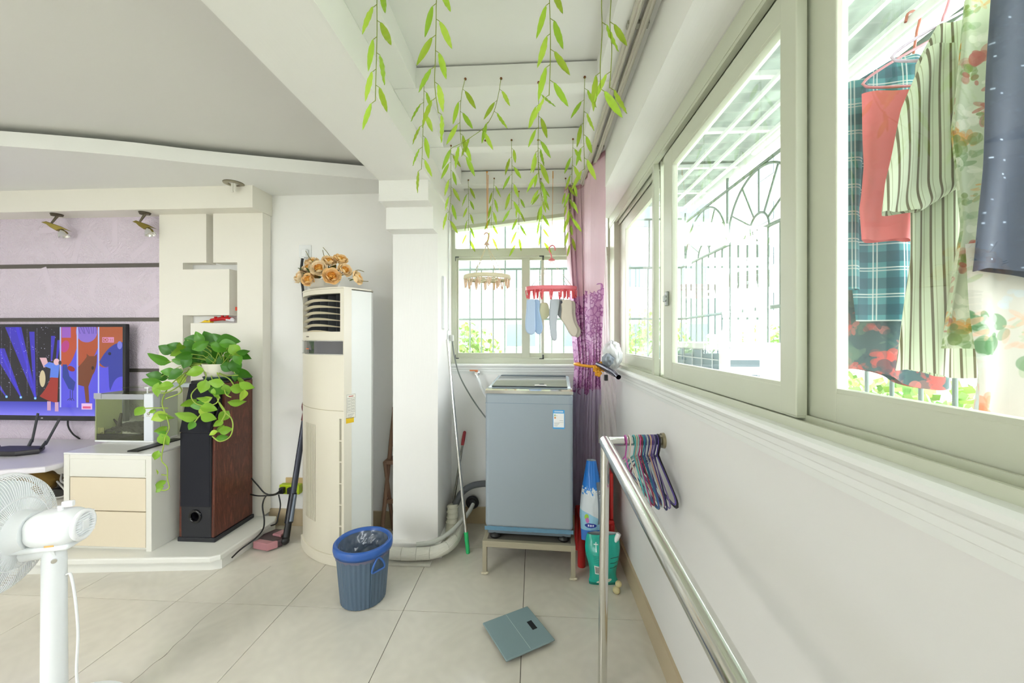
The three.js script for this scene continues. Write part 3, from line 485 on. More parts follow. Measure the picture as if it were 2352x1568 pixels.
  const tag = (q0, q1, m, name) => { const g = new THREE.PlaneGeometry(q1[0] - q0[0], q0[1] - q1[1]); g.rotateY(Math.PI / 2); g.scale(1, 1, 1); part(name, g.translate(W + 0.0035, (q0[1] + q1[1]) / 2, -(q0[0] + q1[0]) / 2), m, t); };
  tag(a0, a1, mat('#ffffff', 0.7, 0, { map: paper }), 'paper_label');
  tag(b0, b1, mat('#e9c21e', 0.5), 'yellow_sticker');
}
// ================= silk roses on the air conditioner =================
{
  const y0 = 1.6745, t = thing('rose_arrangement', 'bowl of peach silk roses on the air conditioner', 'flowers', [-1.36, y0, -2.42]);
  part('bowl', lathe([[0, 0], [0.06, 0], [0.085, 0.02], [0.105, 0.06], [0.1, 0.06], [0.08, 0.025], [0, 0.01]], 32), mat('#e8e4da', 0.3), t);
  const petals = (r, rings) => {
    const gs = [];
    rings.forEach(([R, n, top, curl], k) => { for (let i = 0; i < n; i++) { const a = (i + 0.37 * k) / n * 6.283, w = 1.2 * 3.1416 / n;
      gs.push(sheet((s, q) => { const e = Math.abs(2 * s - 1), an = a + (2 * s - 1) * w, th = 2.7 - (2.7 - top - 0.75 * e * e) * q, c = curl * Math.pow(q, 4), R2 = r * R * (1 + 0.05 * (s - 0.5)) + c * r; return [Math.sin(th) * Math.cos(an) * R2, Math.cos(th) * r * R * 0.9 - c * r * 0.2 - (k > 1 ? 0 : -0.15 * r), Math.sin(th) * Math.sin(an) * R2]; }, 6, 6)); } });
    return join(gs);
  };
  const outer = petals(0.038, [[0.75, 5, 0.95, 0.12], [0.9, 5, 1.15, 0.24], [1.0, 6, 1.35, 0.34]]), inner = petals(0.038, [[0.22, 3, 0.5, 0.0], [0.38, 4, 0.75, 0.04], [0.56, 5, 0.9, 0.08]]);
  const tones = ['#ffe2ae', '#ffda9c', '#ffeac4'].map((c) => mat(c, 0.75, 0, { sheen: 0.3 })), heart = mat('#ffc25c', 0.7);
  const lf = sheet((s, q) => { const w = Math.sin(Math.PI * Math.pow(q, 0.8)) * 0.018; return [(s - 0.5) * 2 * w, 0.006 * Math.abs(s - 0.5), q * 0.06]; }, 4, 6);
  const green = mat('#4a5a1e', 0.6), brown = mat('#8a6a2a', 0.7);
  const spots = [[-1.2656, 1.8466, -2.33], [-1.2062, 1.8628, -2.36], [-1.3037, 1.7921, -2.28], [-1.1383, 1.7799, -2.28], [-1.2008, 1.7373, -2.24], [-1.42, 1.8105, -2.36], [-1.4182, 1.8567, -2.4], [-1.3839, 1.7272, -2.3], [-1.4795, 1.7536, -2.36], [-1.0668, 1.7351, -2.3]];
  const look = [[0.1, 0.75], [0.35, 0.7], [-0.35, 1.15], [0.5, 1.1], [0.1, 1.3], [-0.9, 0.9], [-0.6, 0.6], [-0.7, 1.25], [-1.2, 1.1], [1.2, 1.2]];
  spots.forEach((p, i) => {
    const rose = part('rose', outer, tones[i % 3], t); rose.position.set(p[0] - t.position.x, p[1] - y0, p[2] - t.position.z);
    rose.rotation.set(look[i][1], i * 1.3, 0, 'XYZ'); rose.rotation.order = 'YXZ'; rose.rotation.set(look[i][1], look[i][0] + 0.5, 0); rose.scale.setScalar(i === 4 || i === 2 ? 1.08 : 0.92);
    part('inner_petals', inner, heart, rose, 'golden inner petals');
    part('stem', rod([0, -0.03, 0], [0, -0.06, 0], 0.003), green, rose);
  });
  for (let i = 0; i < 44; i++) { const o = part('leaf', lf, i % 3 ? green : brown, t), a = rr(-3.1, 3.1); o.position.set(Math.cos(a) * 0.07, 0.055 + rr(0, 0.07), Math.sin(a) * 0.07); o.rotation.order = 'YXZ'; o.rotation.set(rr(-0.8, 0.1), -a + Math.PI / 2, rr(-0.5, 0.5)); o.scale.setScalar(rr(0.8, 1.4)); }
  const tw = (pts) => part('twig', tube(pts.map((p) => [p[0] - t.position.x, p[1] - y0, p[2] - t.position.z]), 0.0018), mat('#7a7030', 0.8), t);
  tw([[-1.2877, 1.8128, -2.35], [-1.3073, 1.8728, -2.35], [-1.3185, 1.9165, -2.35]]); tw([[-1.2514, 1.845, -2.35], [-1.2877, 1.8998, -2.35], [-1.3157, 1.9328, -2.35]]); tw([[-1.1293, 1.7277, -2.3], [-1.0478, 1.7137, -2.3], [-1.0044, 1.7107, -2.3]]); tw([[-1.1293, 1.7542, -2.3], [-1.0695, 1.7801, -2.3], [-1.0315, 1.7692, -2.3]]); tw([[-1.3692, 1.8209, -2.36], [-1.4115, 1.8761, -2.36], [-1.4341, 1.9147, -2.36]]);
}
// wall sockets and cords
{
  const t = thing('wall_socket', 'white wall socket with a plug above the roses', 'socket', [-1.72, 1.94, WZ]);
  const p = [-1.6653, 1.9986, -2.735];
  wpart('plate', B(p[0] - 0.045, p[0] + 0.045, p[1] - 0.045, p[1] + 0.045, WZ, WZ + 0.01, 0.003), M.white, t);
  wpart('plug', join(B(p[0] - 0.01, p[0] + 0.03, p[1] - 0.05, p[1] + 0.01, WZ + 0.01, WZ + 0.045, 0.008), B(p[0] - 0.02, p[0] + 0.012, p[1] - 0.058, p[1] - 0.046, WZ + 0.012, WZ + 0.04, 0.004)), M.white, t);
  wpart('cord', tube([[p[0] - 0.004, p[1] - 0.05, WZ + 0.03], [p[0] - 0.012, p[1] - 0.16, WZ + 0.035], [p[0] + 0.0, p[1] - 0.3, WZ + 0.03], [p[0] + 0.03, 1.3, WZ + 0.03]], 0.009), M.black, t);
}
{
  const t = thing('wall_socket', 'beige double wall socket near the floor behind the vacuum', 'socket', [-1.73, 0.2, WZ]);
  const a = [-1.81, 0.3483, -2.735], b = [-1.6784, 0.2526, -2.735];
  wpart('plate', B(a[0], b[0], b[1], a[1], WZ, WZ + 0.012, 0.003), mat('#cdb27e', 0.4), t);
  const c = [-1.8292, 0.3133, -2.7], d = [-1.6796, 0.2444, -2.7];
  const ad = thing('plug_adapter', 'lime green plug adapter with black plugs', 'adapter', [(c[0] + d[0]) / 2, d[1], WZ + 0.03]);
  wpart('body', B(c[0], d[0], d[1], c[1], WZ + 0.013, WZ + 0.055, 0.006), mat('#b9d21c', 0.4), ad);
  for (const u of [0.015, 0.075]) wpart('plug', join(B(c[0] + u, c[0] + u + 0.035, (c[1] + d[1]) / 2 - 0.022, (c[1] + d[1]) / 2 + 0.022, WZ + 0.055, WZ + 0.085, 0.007)), M.black, ad);
  solo('speaker_cord', tube([[-2.0071, 0.404, -2.62], [-1.9316, 0.3457, -2.6], [-1.8621, 0.2804, -2.6], [-1.813, 0.2735, -2.62], [-1.7892, 0.2951, -2.66]], 0.0045), M.black, 'black cord from the loudspeaker, upper strand', 'cord');
  solo('speaker_cord', tube([[-1.9981, 0.2803, -2.6], [-1.9316, 0.2667, -2.6], [-1.8621, 0.2683, -2.6], [-1.813, 0.2674, -2.62], [-1.7892, 0.2766, -2.66]], 0.0045), M.black, 'black cord from the loudspeaker, lower strand', 'cord');
  solo('vacuum_cord', tube([[-1.7892, 0.2704, -2.66], [-1.7991, 0.2788, -2.6], [-1.7905, 0.3105, -2.5], [-1.7596, 0.2815, -2.42], [-1.7334, 0.1927, -2.4], [-1.7131, 0.1569, -2.36], [-1.7143, 0.1326, -2.3], [-1.7522, 0.1025, -2.22], [-1.7469, 0.0954, -2.15]], 0.0045), M.black, 'black cord looping over the platform edge to the floor', 'cord');
  solo('vacuum_cord', tube([[-1.7945, 0.2668, -2.63], [-1.775, 0.195, -2.62], [-1.7771, 0.1278, -2.6], [-1.7791, 0.0858, -2.58], [-1.7954, 0.0848, -2.55]], 0.0045), M.black, 'short black cord loop beside the vacuum', 'cord');
}
// ================= stick vacuum =================
{
  const p = [-1.716, 0, -2.4627];
  const t = thing('stick_vacuum', 'pink and black stick vacuum leaning on the wall', 'vacuum cleaner', [p[0], 0, p[2]]);
  const pk = mat('#c88f96', 0.3, 0.3), gy = mat('#454854', 0.35, 0.3), L = (q) => [q[0] - p[0], q[1], q[2] - p[2]];
  const a = L([-1.6364, 0.1337, -2.5]), b = L([-1.623, 0.7846, -2.655]), c = L([-1.6339, 0.1099, -2.46]);
  // floor head: wedge turned towards the wall
  const hd = prism([[-0.085, 0.06], [0.02, 0.085], [0.075, 0.02], [0.05, -0.1], [-0.06, -0.12], [-0.10, -0.04]], 0.004, 0.055, 0.012);
  part('floor_head', hd, mat('#4c3c40', 0.3, 0.2), t);
  part('head_bumper', prism([[-0.09, 0.066], [0.022, 0.092], [0.06, 0.045], [0.03, 0.05], [-0.07, 0.03]], 0.01, 0.058, 0.006), pk, t, 'pink front bumper');
  part('head_cover', prism([[-0.02, -0.02], [0.05, 0.0], [0.045, -0.07], [0.01, -0.08]], 0.05, 0.068, 0.006), pk, t, 'pink cover');
  part('swivel', join(rod([0.05, 0.035, -0.02], [c[0], 0.035, c[2]], 0.022), rod([c[0], 0.02, c[2]], a, 0.022, 0.02), sph(0.026, c[0], 0.035, c[2])), M.black, t);
  part('tube', rod(a, b, 0.019, 0.019, 16), gy, t);
  const e = [a[0] + (b[0] - a[0]) * 0.28, a[1] + (b[1] - a[1]) * 0.28, a[2] + (b[2] - a[2]) * 0.28];
  part('tube_collar', rod(a, e, 0.026, 0.024, 16), mat('#22242b', 0.25), t);
  part('crevice_tool', rod([a[0] + 0.03, a[1] + 0.02, a[2] + 0.02], [e[0] + 0.028, e[1], e[2] + 0.02], 0.013, 0.01), mat('#6d7784', 0.2, 0.2), t);
  const f = L([-1.6101, 0.8917, -2.66]);
  part('motor_body', join(sph(0.05, f[0] + 0.02, f[1] - 0.01, f[2], 1, 1.3, 1), rod(b, [f[0] + 0.015, f[1], f[2]], 0.022, 0.03)), mat('#9a5f62', 0.25, 0.4), t, 'pink motor body');
}
// ================= wooden folding chair in the gap =================
{
  const t = thing('folding_chair', 'brown wooden folding chair tucked beside the pillar', 'chair', [-1.02, 0, -2.63]);
  const wd = mat('#8d6f5b', 0.6);
  wpart('leg', rod([-1.045, 0, -2.6], [-0.985, 0.88, -2.69], 0.014), wd, t); wpart('leg', rod([-0.93, 0, -2.66], [-0.945, 0.88, -2.69], 0.014), wd, t);
  wpart('backrest', B(-1.0, -0.93, 0.60, 0.88, -2.71, -2.68, 0.004), wd, t);
  wpart('seat', B(-1.03, -0.92, 0.5, 0.525, -2.72, -2.6, 0.004), wd, t);
  wpart('stretcher', B(-1.03, -0.93, 0.22, 0.245, -2.66, -2.63, 0.004), wd, t);
  wpart('rear_leg', rod([-1.0, 0.0, -2.71], [-1.02, 0.52, -2.6], 0.012), wd, t);
}
// ================= waste bin =================
{
  const t = thing('waste_bin', 'ribbed blue-grey waste bin with a dark bag and blue rim', 'bin', [-0.9, 0, -2.0]);
  const n = 96, wall = [];
  const body = sheet((s, q) => { const a = s * 6.2832, r = (0.112 + 0.024 * q) * (1 + 0.011 * Math.cos(a * 34)); return [Math.cos(a) * r, 0.004 + q * 0.285, Math.sin(a) * r]; }, 272, 2);
  part('body', join(body, lathe([[0, 0.004], [0.112, 0.004]], 40)), mat('#55697e', 0.45), t);
  part('rim', lathe([[0.128, 0.287], [0.131, 0.267], [0.146, 0.262], [0.149, 0.278], [0.147, 0.298], [0.139, 0.306], [0.128, 0.303], [0.124, 0.29]], 48), mat('#2f5fae', 0.35), t, 'blue rim ring');
  const bg = mat('#566273', 0.18, 0.0, { clearcoat: 0.6 });
  part('bin_bag', sheet((s, q) => { const a = s * 6.2832; const cr = noise.noise(Math.cos(a) * 3.1, q * 4, Math.sin(a) * 3.1) + 0.6 * noise.noise(Math.cos(a) * 8, q * 9 + 3, Math.sin(a) * 8); const r = (0.128 * (1 - q * 0.45)) * (1 + 0.11 * cr * Math.sin(q * 3.1)) * (q > 0.8 ? (1 - q) * 5 : 1); return [Math.cos(a) * r, 0.296 - q * 0.16 + 0.016 * cr * q, Math.sin(a) * r]; }, 90, 26), bg, t, 'crumpled dark bag');
  part('bag_skirt', sheet((s, q) => { const a = s * 6.2832, k = noise.noise(Math.cos(a) * 6, q, Math.sin(a) * 6); const r = 0.1385 + 0.003 * k - q * 0.002; return [Math.cos(a) * r, 0.266 - q * (0.022 + 0.012 * k), Math.sin(a) * r]; }, 80, 3), mat('#6b6a80', 0.3), t);
  const h = tube([[0.138, 0.255, 0.0], [0.142, 0.225, 0.028], [0.139, 0.195, 0.034], [0.137, 0.19, 0], [0.139, 0.195, -0.034], [0.142, 0.225, -0.028]], 0.0055, 48, 8, true); h.rotateY(-0.62);
  part('handle', h, mat('#3d6cb8', 0.35), t);
  part('mould_seam', rod([0.1135, 0.006, 0], [0.1375, 0.26, 0], 0.0022).rotateY(-0.85), mat('#5a7086', 0.4), t);
}
// ================= pillar pipes =================
{
  const t = thing('insulated_pipe', 'fat white taped pipe curling round the pillar foot', 'pipe', [-0.75, 0, -2.3]);
  const wp = mat('#e6e4d8', 0.75, 0, { bumpMap: plasterTex, bumpScale: 0.004 });
  wpart('pipe', tube([[-1.0, 0.075, -2.42], [-0.93, 0.062, -2.33], [-0.82, 0.058, -2.31], [-0.7, 0.058, -2.315], [-0.6, 0.062, -2.335], [-0.53, 0.07, -2.4], [-0.505, 0.08, -2.5], [-0.5, 0.11, -2.62], [-0.53, 0.16, -2.72], [-0.545, 0.24, -2.79], [-0.545, 0.26, -2.84]], 0.036, 90, 14), wp, t);
  for (const p of [[-0.9, 0.06, -2.318], [-0.8, 0.058, -2.31], [-0.71, 0.058, -2.314], [-0.63, 0.06, -2.325], [-0.55, 0.067, -2.375], [-0.512, 0.078, -2.46]]) wpart('tape_wrap', new THREE.TorusGeometry(0.036, 0.0022, 6, 20).rotateY(Math.PI / 2 + (p[0] > -0.6 ? 1.0 : 0.1)).translate(...p), wp, t);
  const t2 = solo('drain_hose', tube([[-0.72, 0.1, -2.34], [-0.62, 0.11, -2.36], [-0.54, 0.13, -2.43], [-0.49, 0.15, -2.52], [-0.45, 0.17, -2.62], [-0.43, 0.19, -2.72]], 0.014, 60, 10), mat('#c9ccc4', 0.5), 'thin grey hose lying on the taped pipe', 'hose');
  solo('floor_board', B(-0.91, -0.62, 0.001, 0.016, -2.372, -2.28, 0.002), mat('#d5d2c6', 0.8), 'broken white board under the taped pipe', 'board');
  const b = thing('drain_pipe', 'white ribbed drain pipe behind the pillar foot', 'pipe', [-0.56, 0, -2.6]);
  wpart('pipe', tube([[-0.56, 0.0, -2.56], [-0.555, 0.1, -2.58], [-0.55, 0.17, -2.6], [-0.555, 0.23, -2.62]], 0.037, 30, 14), mat('#dad7c4', 0.7), b);
  for (let i = 0; i < 4; i++) wpart('rib', new THREE.TorusGeometry(0.038, 0.004, 6, 20).rotateX(Math.PI / 2).translate(-0.552, 0.13 + i * 0.03, -2.585 - i * 0.01), mat('#dad7c4', 0.7), b);
  solo('washer_hose', tube([[-0.27, 0.335, -2.72], [-0.36, 0.335, -2.73], [-0.45, 0.32, -2.71], [-0.51, 0.28, -2.67], [-0.545, 0.2, -2.63]], 0.022, 60, 12), mat('#5b5e62', 0.6), 'thick grey washer hose going into the drain pipe', 'hose');
  const r = thing('hose_reel', 'round black hose cap on the skirting', 'cap', [-0.45, 0.13, -2.82]);
  wpart('ring', new THREE.TorusGeometry(0.035, 0.014, 10, 24).translate(-0.45, 0.165, -2.815), mat('#23252c', 0.3), r);
  wpart('disc', new THREE.CylinderGeometry(0.032, 0.032, 0.012, 20).rotateX(Math.PI / 2).translate(-0.45, 0.165, -2.82), mat('#4c5058', 0.4), r);
}
{
  const t = thing('mop_pole', 'long steel mop pole with a green end leaning by the pillar', 'pole', [-0.419, 0, -2.443]);
  const a = [-0.419, 0.006, -2.443], b = [-0.5884, 1.3552, -2.6];
  const k = (q) => [a[0] + (b[0] - a[0]) * q, a[1] + (b[1] - a[1]) * q, a[2] + (b[2] - a[2]) * q];
  wpart('pole', rod(k(0.07), b, 0.011, 0.009, 16), M.steel, t);
  wpart('grip', join(rod(k(0.0), k(0.09), 0.013, 0.014, 16), sph(0.013, ...a)), mat('#2fc071', 0.4), t, 'green plastic end');
  const t2 = thing('broom_stick', 'short steel stick with a red grip behind the mop pole', 'stick', [-0.5788, 0.1071, -2.68]);
  const c = [-0.5788, 0.1071, -2.68], d = [-0.5149, 0.6243, -2.8], e = [-0.5071, 0.676, -2.81];
  wpart('rod', rod(c, d, 0.009, 0.008, 12), mat('#8f8d86', 0.25, 0.9), t2);
  wpart('grip', join(rod(d, e, 0.013, 0.012, 12), sph(0.012, ...e), rod([c[0] + (d[0] - c[0]) * 0.93, c[1] + (d[1] - c[1]) * 0.93, c[2] + (d[2] - c[2]) * 0.93], d, 0.011, 0.013, 12)), mat('#a8343c', 0.4), t2, 'red grip');
  // conduit box and plug on the pillar side
  const f = thing('pillar_socket', 'white socket with a grey plug on the pillar side', 'socket', [-0.606, 1.34, -2.74]);
  wpart('plate', B(-0.6119, -0.603, 1.33, 1.42, -2.79, -2.70, 0.003), M.white, f);
  wpart('plug', B(-0.603, -0.575, 1.345, 1.39, -2.765, -2.725, 0.006), mat('#cfd0ca', 0.4), f);
  wpart('trunking', join(B(-0.6119, -0.597, 1.43, 1.78, -2.62, -2.55, 0.002), B(-0.6119, -0.601, 1.42, 2.2, -2.75, -2.73, 0.002)), M.white, f);
  wpart('cord', tube([[-0.585, 1.35, -2.745], [-0.57, 1.25, -2.74], [-0.53, 1.1, -2.74], [-0.45, 0.95, -2.745], [-0.36, 0.82, -2.75], [-0.29, 0.74, -2.75]], 0.005, 60), mat('#7f857f', 0.5), f);
}

// ================= washing machine on its stand =================
{
  const tw = -0.055, P0 = [-0.0315, 0, -2.222];
  const t = thing('machine_stand', 'rusty grey steel stand under the washing machine', 'stand', P0, tw);
  const sm = mat('#b3ab95', 0.6, 0.3, { bumpMap: plasterTex, bumpScale: 0.001 });
  for (const [x, z] of [[-0.253, 0], [0.253, 0], [-0.253, -0.5], [0.253, -0.5]]) {
    const l = part('leg', B(x - 0.0125, x + 0.0125, 0.012, 0.165, z - 0.0125, z + 0.0125, 0.002), sm, t);
    part('rubber_foot', join(B(x - 0.014, x + 0.014, 0.003, 0.016, z - 0.014, z + 0.014, 0.003), sph(0.012, x + 0.012, 0.012, z + 0.006, 1, 0.6, 0.8), sph(0.01, x - 0.012, 0.01, z + 0.01, 1, 0.7, 0.8)), mat('#d8d0b8', 0.8), l);
  }
  part('front_rail', B(-0.266, 0.266, 0.163, 0.198, -0.014, 0.014, 0.003), sm, t);
  part('back_rail', B(-0.266, 0.266, 0.163, 0.198, -0.514, -0.486, 0.003), sm, t);
  for (const x of [-0.253, 0.253]) part('side_rail', B(x - 0.0125, x + 0.0125, 0.165, 0.1965, -0.487, -0.013, 0.002), sm, t);
  part('deck', B(-0.24, 0.24, 0.185, 0.194, -0.487, -0.013), mat('#6d6a63', 0.8), t);

  const w = thing('washing_machine', 'blue-grey top-loading washing machine on a steel stand', 'washing machine', [P0[0], 0.1985, P0[2]], tw);
  const body = mat('#9fabb5', 0.34, 0.2), dark = mat('#6f7b86', 0.45, 0.1);
  const y = (v) => v - 0.1985;
  part('body', B(-0.255, 0.253, y(0.262), y(1.05), -0.535, -0.012, 0.022), body, w);
  part('base', join(B(-0.243, 0.243, y(0.222), y(0.3), -0.52, -0.028, 0.008)), dark, w);
  for (const [x, z] of [[-0.2, -0.05], [0.2, -0.05], [-0.2, -0.5], [0.2, -0.5]]) part('foot', lathe([[0, 0], [0.03, 0], [0.034, 0.01], [0.022, 0.03], [0, 0.03]], 18).translate(x, 0.0, z), M.black, w);
  part('film_edge', sheet((s, q) => [-0.256 + s * 0.511, y(0.262 + 0.012 * (1 - q)) - 0.012 * q + 0.0025 * noise.noise(s * 30, q, 2), -0.0105 + 0.002 * noise.noise(s * 22, q * 3, 7)], 60, 3), mat('#7fb2d2', 0.2, 0, { transmission: 0.4, thickness: 0 }), w, 'peeling blue protective film');
  part('front_seam', B(-0.252, 0.25, y(0.988), y(0.9905), -0.0135, -0.0112), mat('#7d919f', 0.4), w);
  // sloping lid with a chrome front band
  const lid = (pts, x0, x1, bev) => { const g = ext(pts, x1 - x0 - 2 * bev, bev); g.rotateY(Math.PI / 2); return g.translate(x0 + bev, 0, 0); };
  part('chrome_band', lid([[0.010, y(1.045)], [0.1, y(1.045)], [0.1, y(1.073)], [0.03, y(1.07)], [0.014, y(1.062)]], -0.256, 0.254, 0.004), M.chrome, w);
  part('top_frame', lid([[0.06, y(1.045)], [0.54, y(1.045)], [0.54, y(1.098)], [0.5, y(1.104)], [0.12, y(1.078)], [0.06, y(1.073)]], -0.248, 0.246, 0.006), mat('#a9b8c0', 0.2, 0.4), w);
  part('glass_lid', lid([[0.075, y(1.076)], [0.43, y(1.1)], [0.43, y(1.106)], [0.075, y(1.082)]], -0.225, 0.224, 0.002), mat('#2c3a40', 0.06, 0.0, { clearcoat: 1 }), w, 'dark glass lid');
  part('control_panel', lid([[0.45, y(1.102)], [0.53, y(1.1)], [0.53, y(1.108)], [0.45, y(1.11)]], -0.225, 0.224, 0.003), mat('#59656d', 0.15), w);
  part('lid_sticker', B(0.03, 0.1, y(1.0845), y(1.0855), -0.12, -0.085).rotateX(0), mat('#e8e4da', 0.5), w);
  const lab = canvas(128, 224, (c) => { c.fillStyle = '#4aa9ea'; c.fillRect(0, 0, 128, 224); c.fillStyle = '#ffffff'; c.fillRect(6, 40, 116, 166); c.fillStyle = '#eaf6ff'; c.fillRect(16, 12, 96, 16); c.fillStyle = '#79b7dd'; for (let i = 0; i < 6; i++) c.fillRect(20 + i * 15, 15, 9, 10); c.fillStyle = '#5aa04a'; c.fillRect(18, 54, 10, 20); c.fillStyle = '#e0a13a'; c.fillRect(16, 82, 16, 20); c.fillStyle = '#d8563a'; c.fillRect(18, 92, 12, 10); c.fillStyle = '#8a959c'; c.font = '16px sans-serif'; c.fillText('A', 38, 72); c.fillRect(10, 146, 108, 2); for (let i = 0; i < 4; i++) c.fillRect(14, 156 + i * 11, 60 - i * 8, 3); c.fillRect(74, 124, 40, 3); });
  const q0 = [0.138, 0.948], q1 = [0.205, 0.848];
  part('energy_label', new THREE.PlaneGeometry(0.066, 0.108).translate(0.172, y(0.902), -0.0112), mat('#ffffff', 0.4, 0, { map: lab }), w, 'blue and white energy label');
  // tap and inlet hose behind it
  const f = thing('water_tap', 'chrome water tap with a white hose behind the washer', 'tap', [-0.42, 1.06, BZ]);
  const tp = [-0.4159, 1.1104, -2.8];
  wpart('body', join(rod([tp[0], tp[1], BZ + 0.028], [tp[0], tp[1], BZ + 0.085], 0.012), rod([tp[0], tp[1] - 0.002, BZ + 0.075], [tp[0] + 0.012, tp[1] - 0.03, BZ + 0.08], 0.011), lathe([[0, 0], [0.02, 0], [0.02, 0.006], [0, 0.008]], 20).rotateX(Math.PI / 2).translate(tp[0], tp[1], BZ + 0.028)), M.chrome, f);
  wpart('lever', join(B(tp[0] - 0.05, tp[0] + 0.01, tp[1] + 0.016, tp[1] + 0.026, BZ + 0.05, BZ + 0.064, 0.003), rod([tp[0], tp[1], BZ + 0.057], [tp[0], tp[1] + 0.022, BZ + 0.057], 0.006)), mat('#d9865a', 0.4), f, 'orange lever');
  wpart('hose', tube([[tp[0] + 0.012, tp[1] - 0.03, BZ + 0.08], [tp[0] + 0.04, tp[1] - 0.1, BZ + 0.075], [tp[0] + 0.09, tp[1] - 0.2, BZ + 0.07], [tp[0] + 0.12, tp[1] - 0.32, BZ + 0.065]], 0.009), M.white, f);
}
// ================= bathroom scale =================
{
  const t = thing('bathroom_scale', 'square grey-blue glass bathroom scale on the floor', 'scale', [-0.074, 0, -1.776], 0.546);
  part('plate', new RoundedBoxGeometry(0.245, 0.008, 0.245, 3, 0.0039).translate(0, 0.021, 0), mat('#8ea5a9', 0.18, 0.15), t);
  part('base', B(-0.105, 0.105, 0.006, 0.0175, -0.105, 0.105, 0.004), mat('#3b4145', 0.6), t);
  for (const [x, z] of [[-0.085, -0.085], [0.085, -0.085], [-0.085, 0.085], [0.085, 0.085]]) part('foot', lathe([[0, 0], [0.016, 0], [0.016, 0.008], [0, 0.008]], 16).translate(x, 0, z), M.black, t);
  part('display', B(0.063, 0.088, 0.0245, 0.0256, -0.028, 0.028), M.blackGloss, t);
  part('foot_line', B(-0.002, 0.0, 0.0247, 0.0253, -0.115, 0.115), mat('#a7bbbe', 0.3), t);
}
// ================= steel handrail =================
{
  const A = [0.2773, 0.9627, -1.53], Bn = [0.2865, 0.8839, -0.56];
  const d = [(Bn[0] - A[0]) / (Bn[2] - A[2]), (Bn[1] - A[1]) / (Bn[2] - A[2])], E = [A[0] + d[0] * (0.5 - A[2]), A[1] + d[1] * (0.5 - A[2]), 0.5];
  const fl = [0.539, A[1] - 0.022, -1.645];
  const t = thing('handrail', 'stainless steel handrail with a post beside the parapet', 'handrail', [A[0], 0, A[2]]);
  wpart('top_tube', join(rod(A, E, 0.0225, 0.0225, 28), sph(0.0225, ...A)), M.steel, t);
  wpart('wall_tube', rod(A, fl, 0.018, 0.018, 24), M.steel, t);
  wpart('flange', join(rod([0.54, fl[1], fl[2]], [0.528, fl[1], fl[2]], 0.032, 0.03, 28), rod([0.528, fl[1], fl[2]], [0.518, fl[1], fl[2]], 0.022, 0.019, 24)), mat('#a79d84', 0.35, 0.9), t);
  wpart('post', rod([A[0] - 0.012, 0, A[2] + 0.005], A, 0.0175, 0.0175, 24), M.steel, t);
  wpart('post', rod([E[0], 0, 0.4], [E[0], E[1] - 0.01, 0.4], 0.0175, 0.0175, 24), M.steel, t);
  // clothes hangers along the wall tube
  const cols = [['#d060b8', 'bright pink'], ['#e6dccb', 'cream'], ['#5cc0c4', 'turquoise'], ['#d9cdb6', 'beige'], ['#a8cfd0', 'pale aqua'], ['#d8559a', 'magenta'], ['#8e2f4a', 'wine red'], ['#2b8fa8', 'teal blue'], ['#3f5fa0', 'blue'], ['#c0ccd0', 'pale grey'], ['#4b4a86', 'indigo'], ['#e3b79d', 'peach'], ['#6a4fa0', 'purple'], ['#8a78b0', 'lavender'], ['#33356a', 'dark navy'], ['#5b4a9c', 'violet'], ['#26242c', 'thick black']];
  cols.forEach(([c, name], i) => {
    const k = i === 0 ? 0.33 : i === 1 ? 0.39 : 0.47 + (i - 2) * 0.0305, x = A[0] + (fl[0] - A[0]) * k, y = A[1] + (fl[1] - A[1]) * k, z = A[2] + (fl[2] - A[2]) * k;
    const h = thing('clothes_hanger', name + ' clothes hanger hooked on the steel wall tube', 'hanger', [x, y, z], rr(-0.04, 0.04), 'hangers on the handrail');
    const thick = i === cols.length - 1 ? 0.0048 : 0.0028, m = mat(c, 0.4), w = i === 16 ? 0.2 : rr(0.17, 0.205), dz = rr(-0.015, 0.015);
    h.rotation.x = rr(-0.1, 0.16);
    part('hook', tube([[0, -0.012, -0.03], [0, 0.012, -0.022], [0, 0.0235, 0], [0, 0.014, 0.021], [0, -0.01, 0.022], [0, -0.035, 0.012], [0, -0.06, 0]], thick, 30, 7), m, h);
    part('frame', tube([[0, -0.06, 0], [0, -0.075, 0.03], [0, -0.125, w * 0.62], [0, -0.168, w * 0.97], [0, -0.182, w], [0, -0.19, w * 0.96], [0, -0.19, 0], [0, -0.19, -w * 0.96], [0, -0.182, -w], [0, -0.168, -w * 0.97], [0, -0.125, -w * 0.62], [0, -0.075, -0.03]], thick, 70, 7, true), m, h);
  });
}
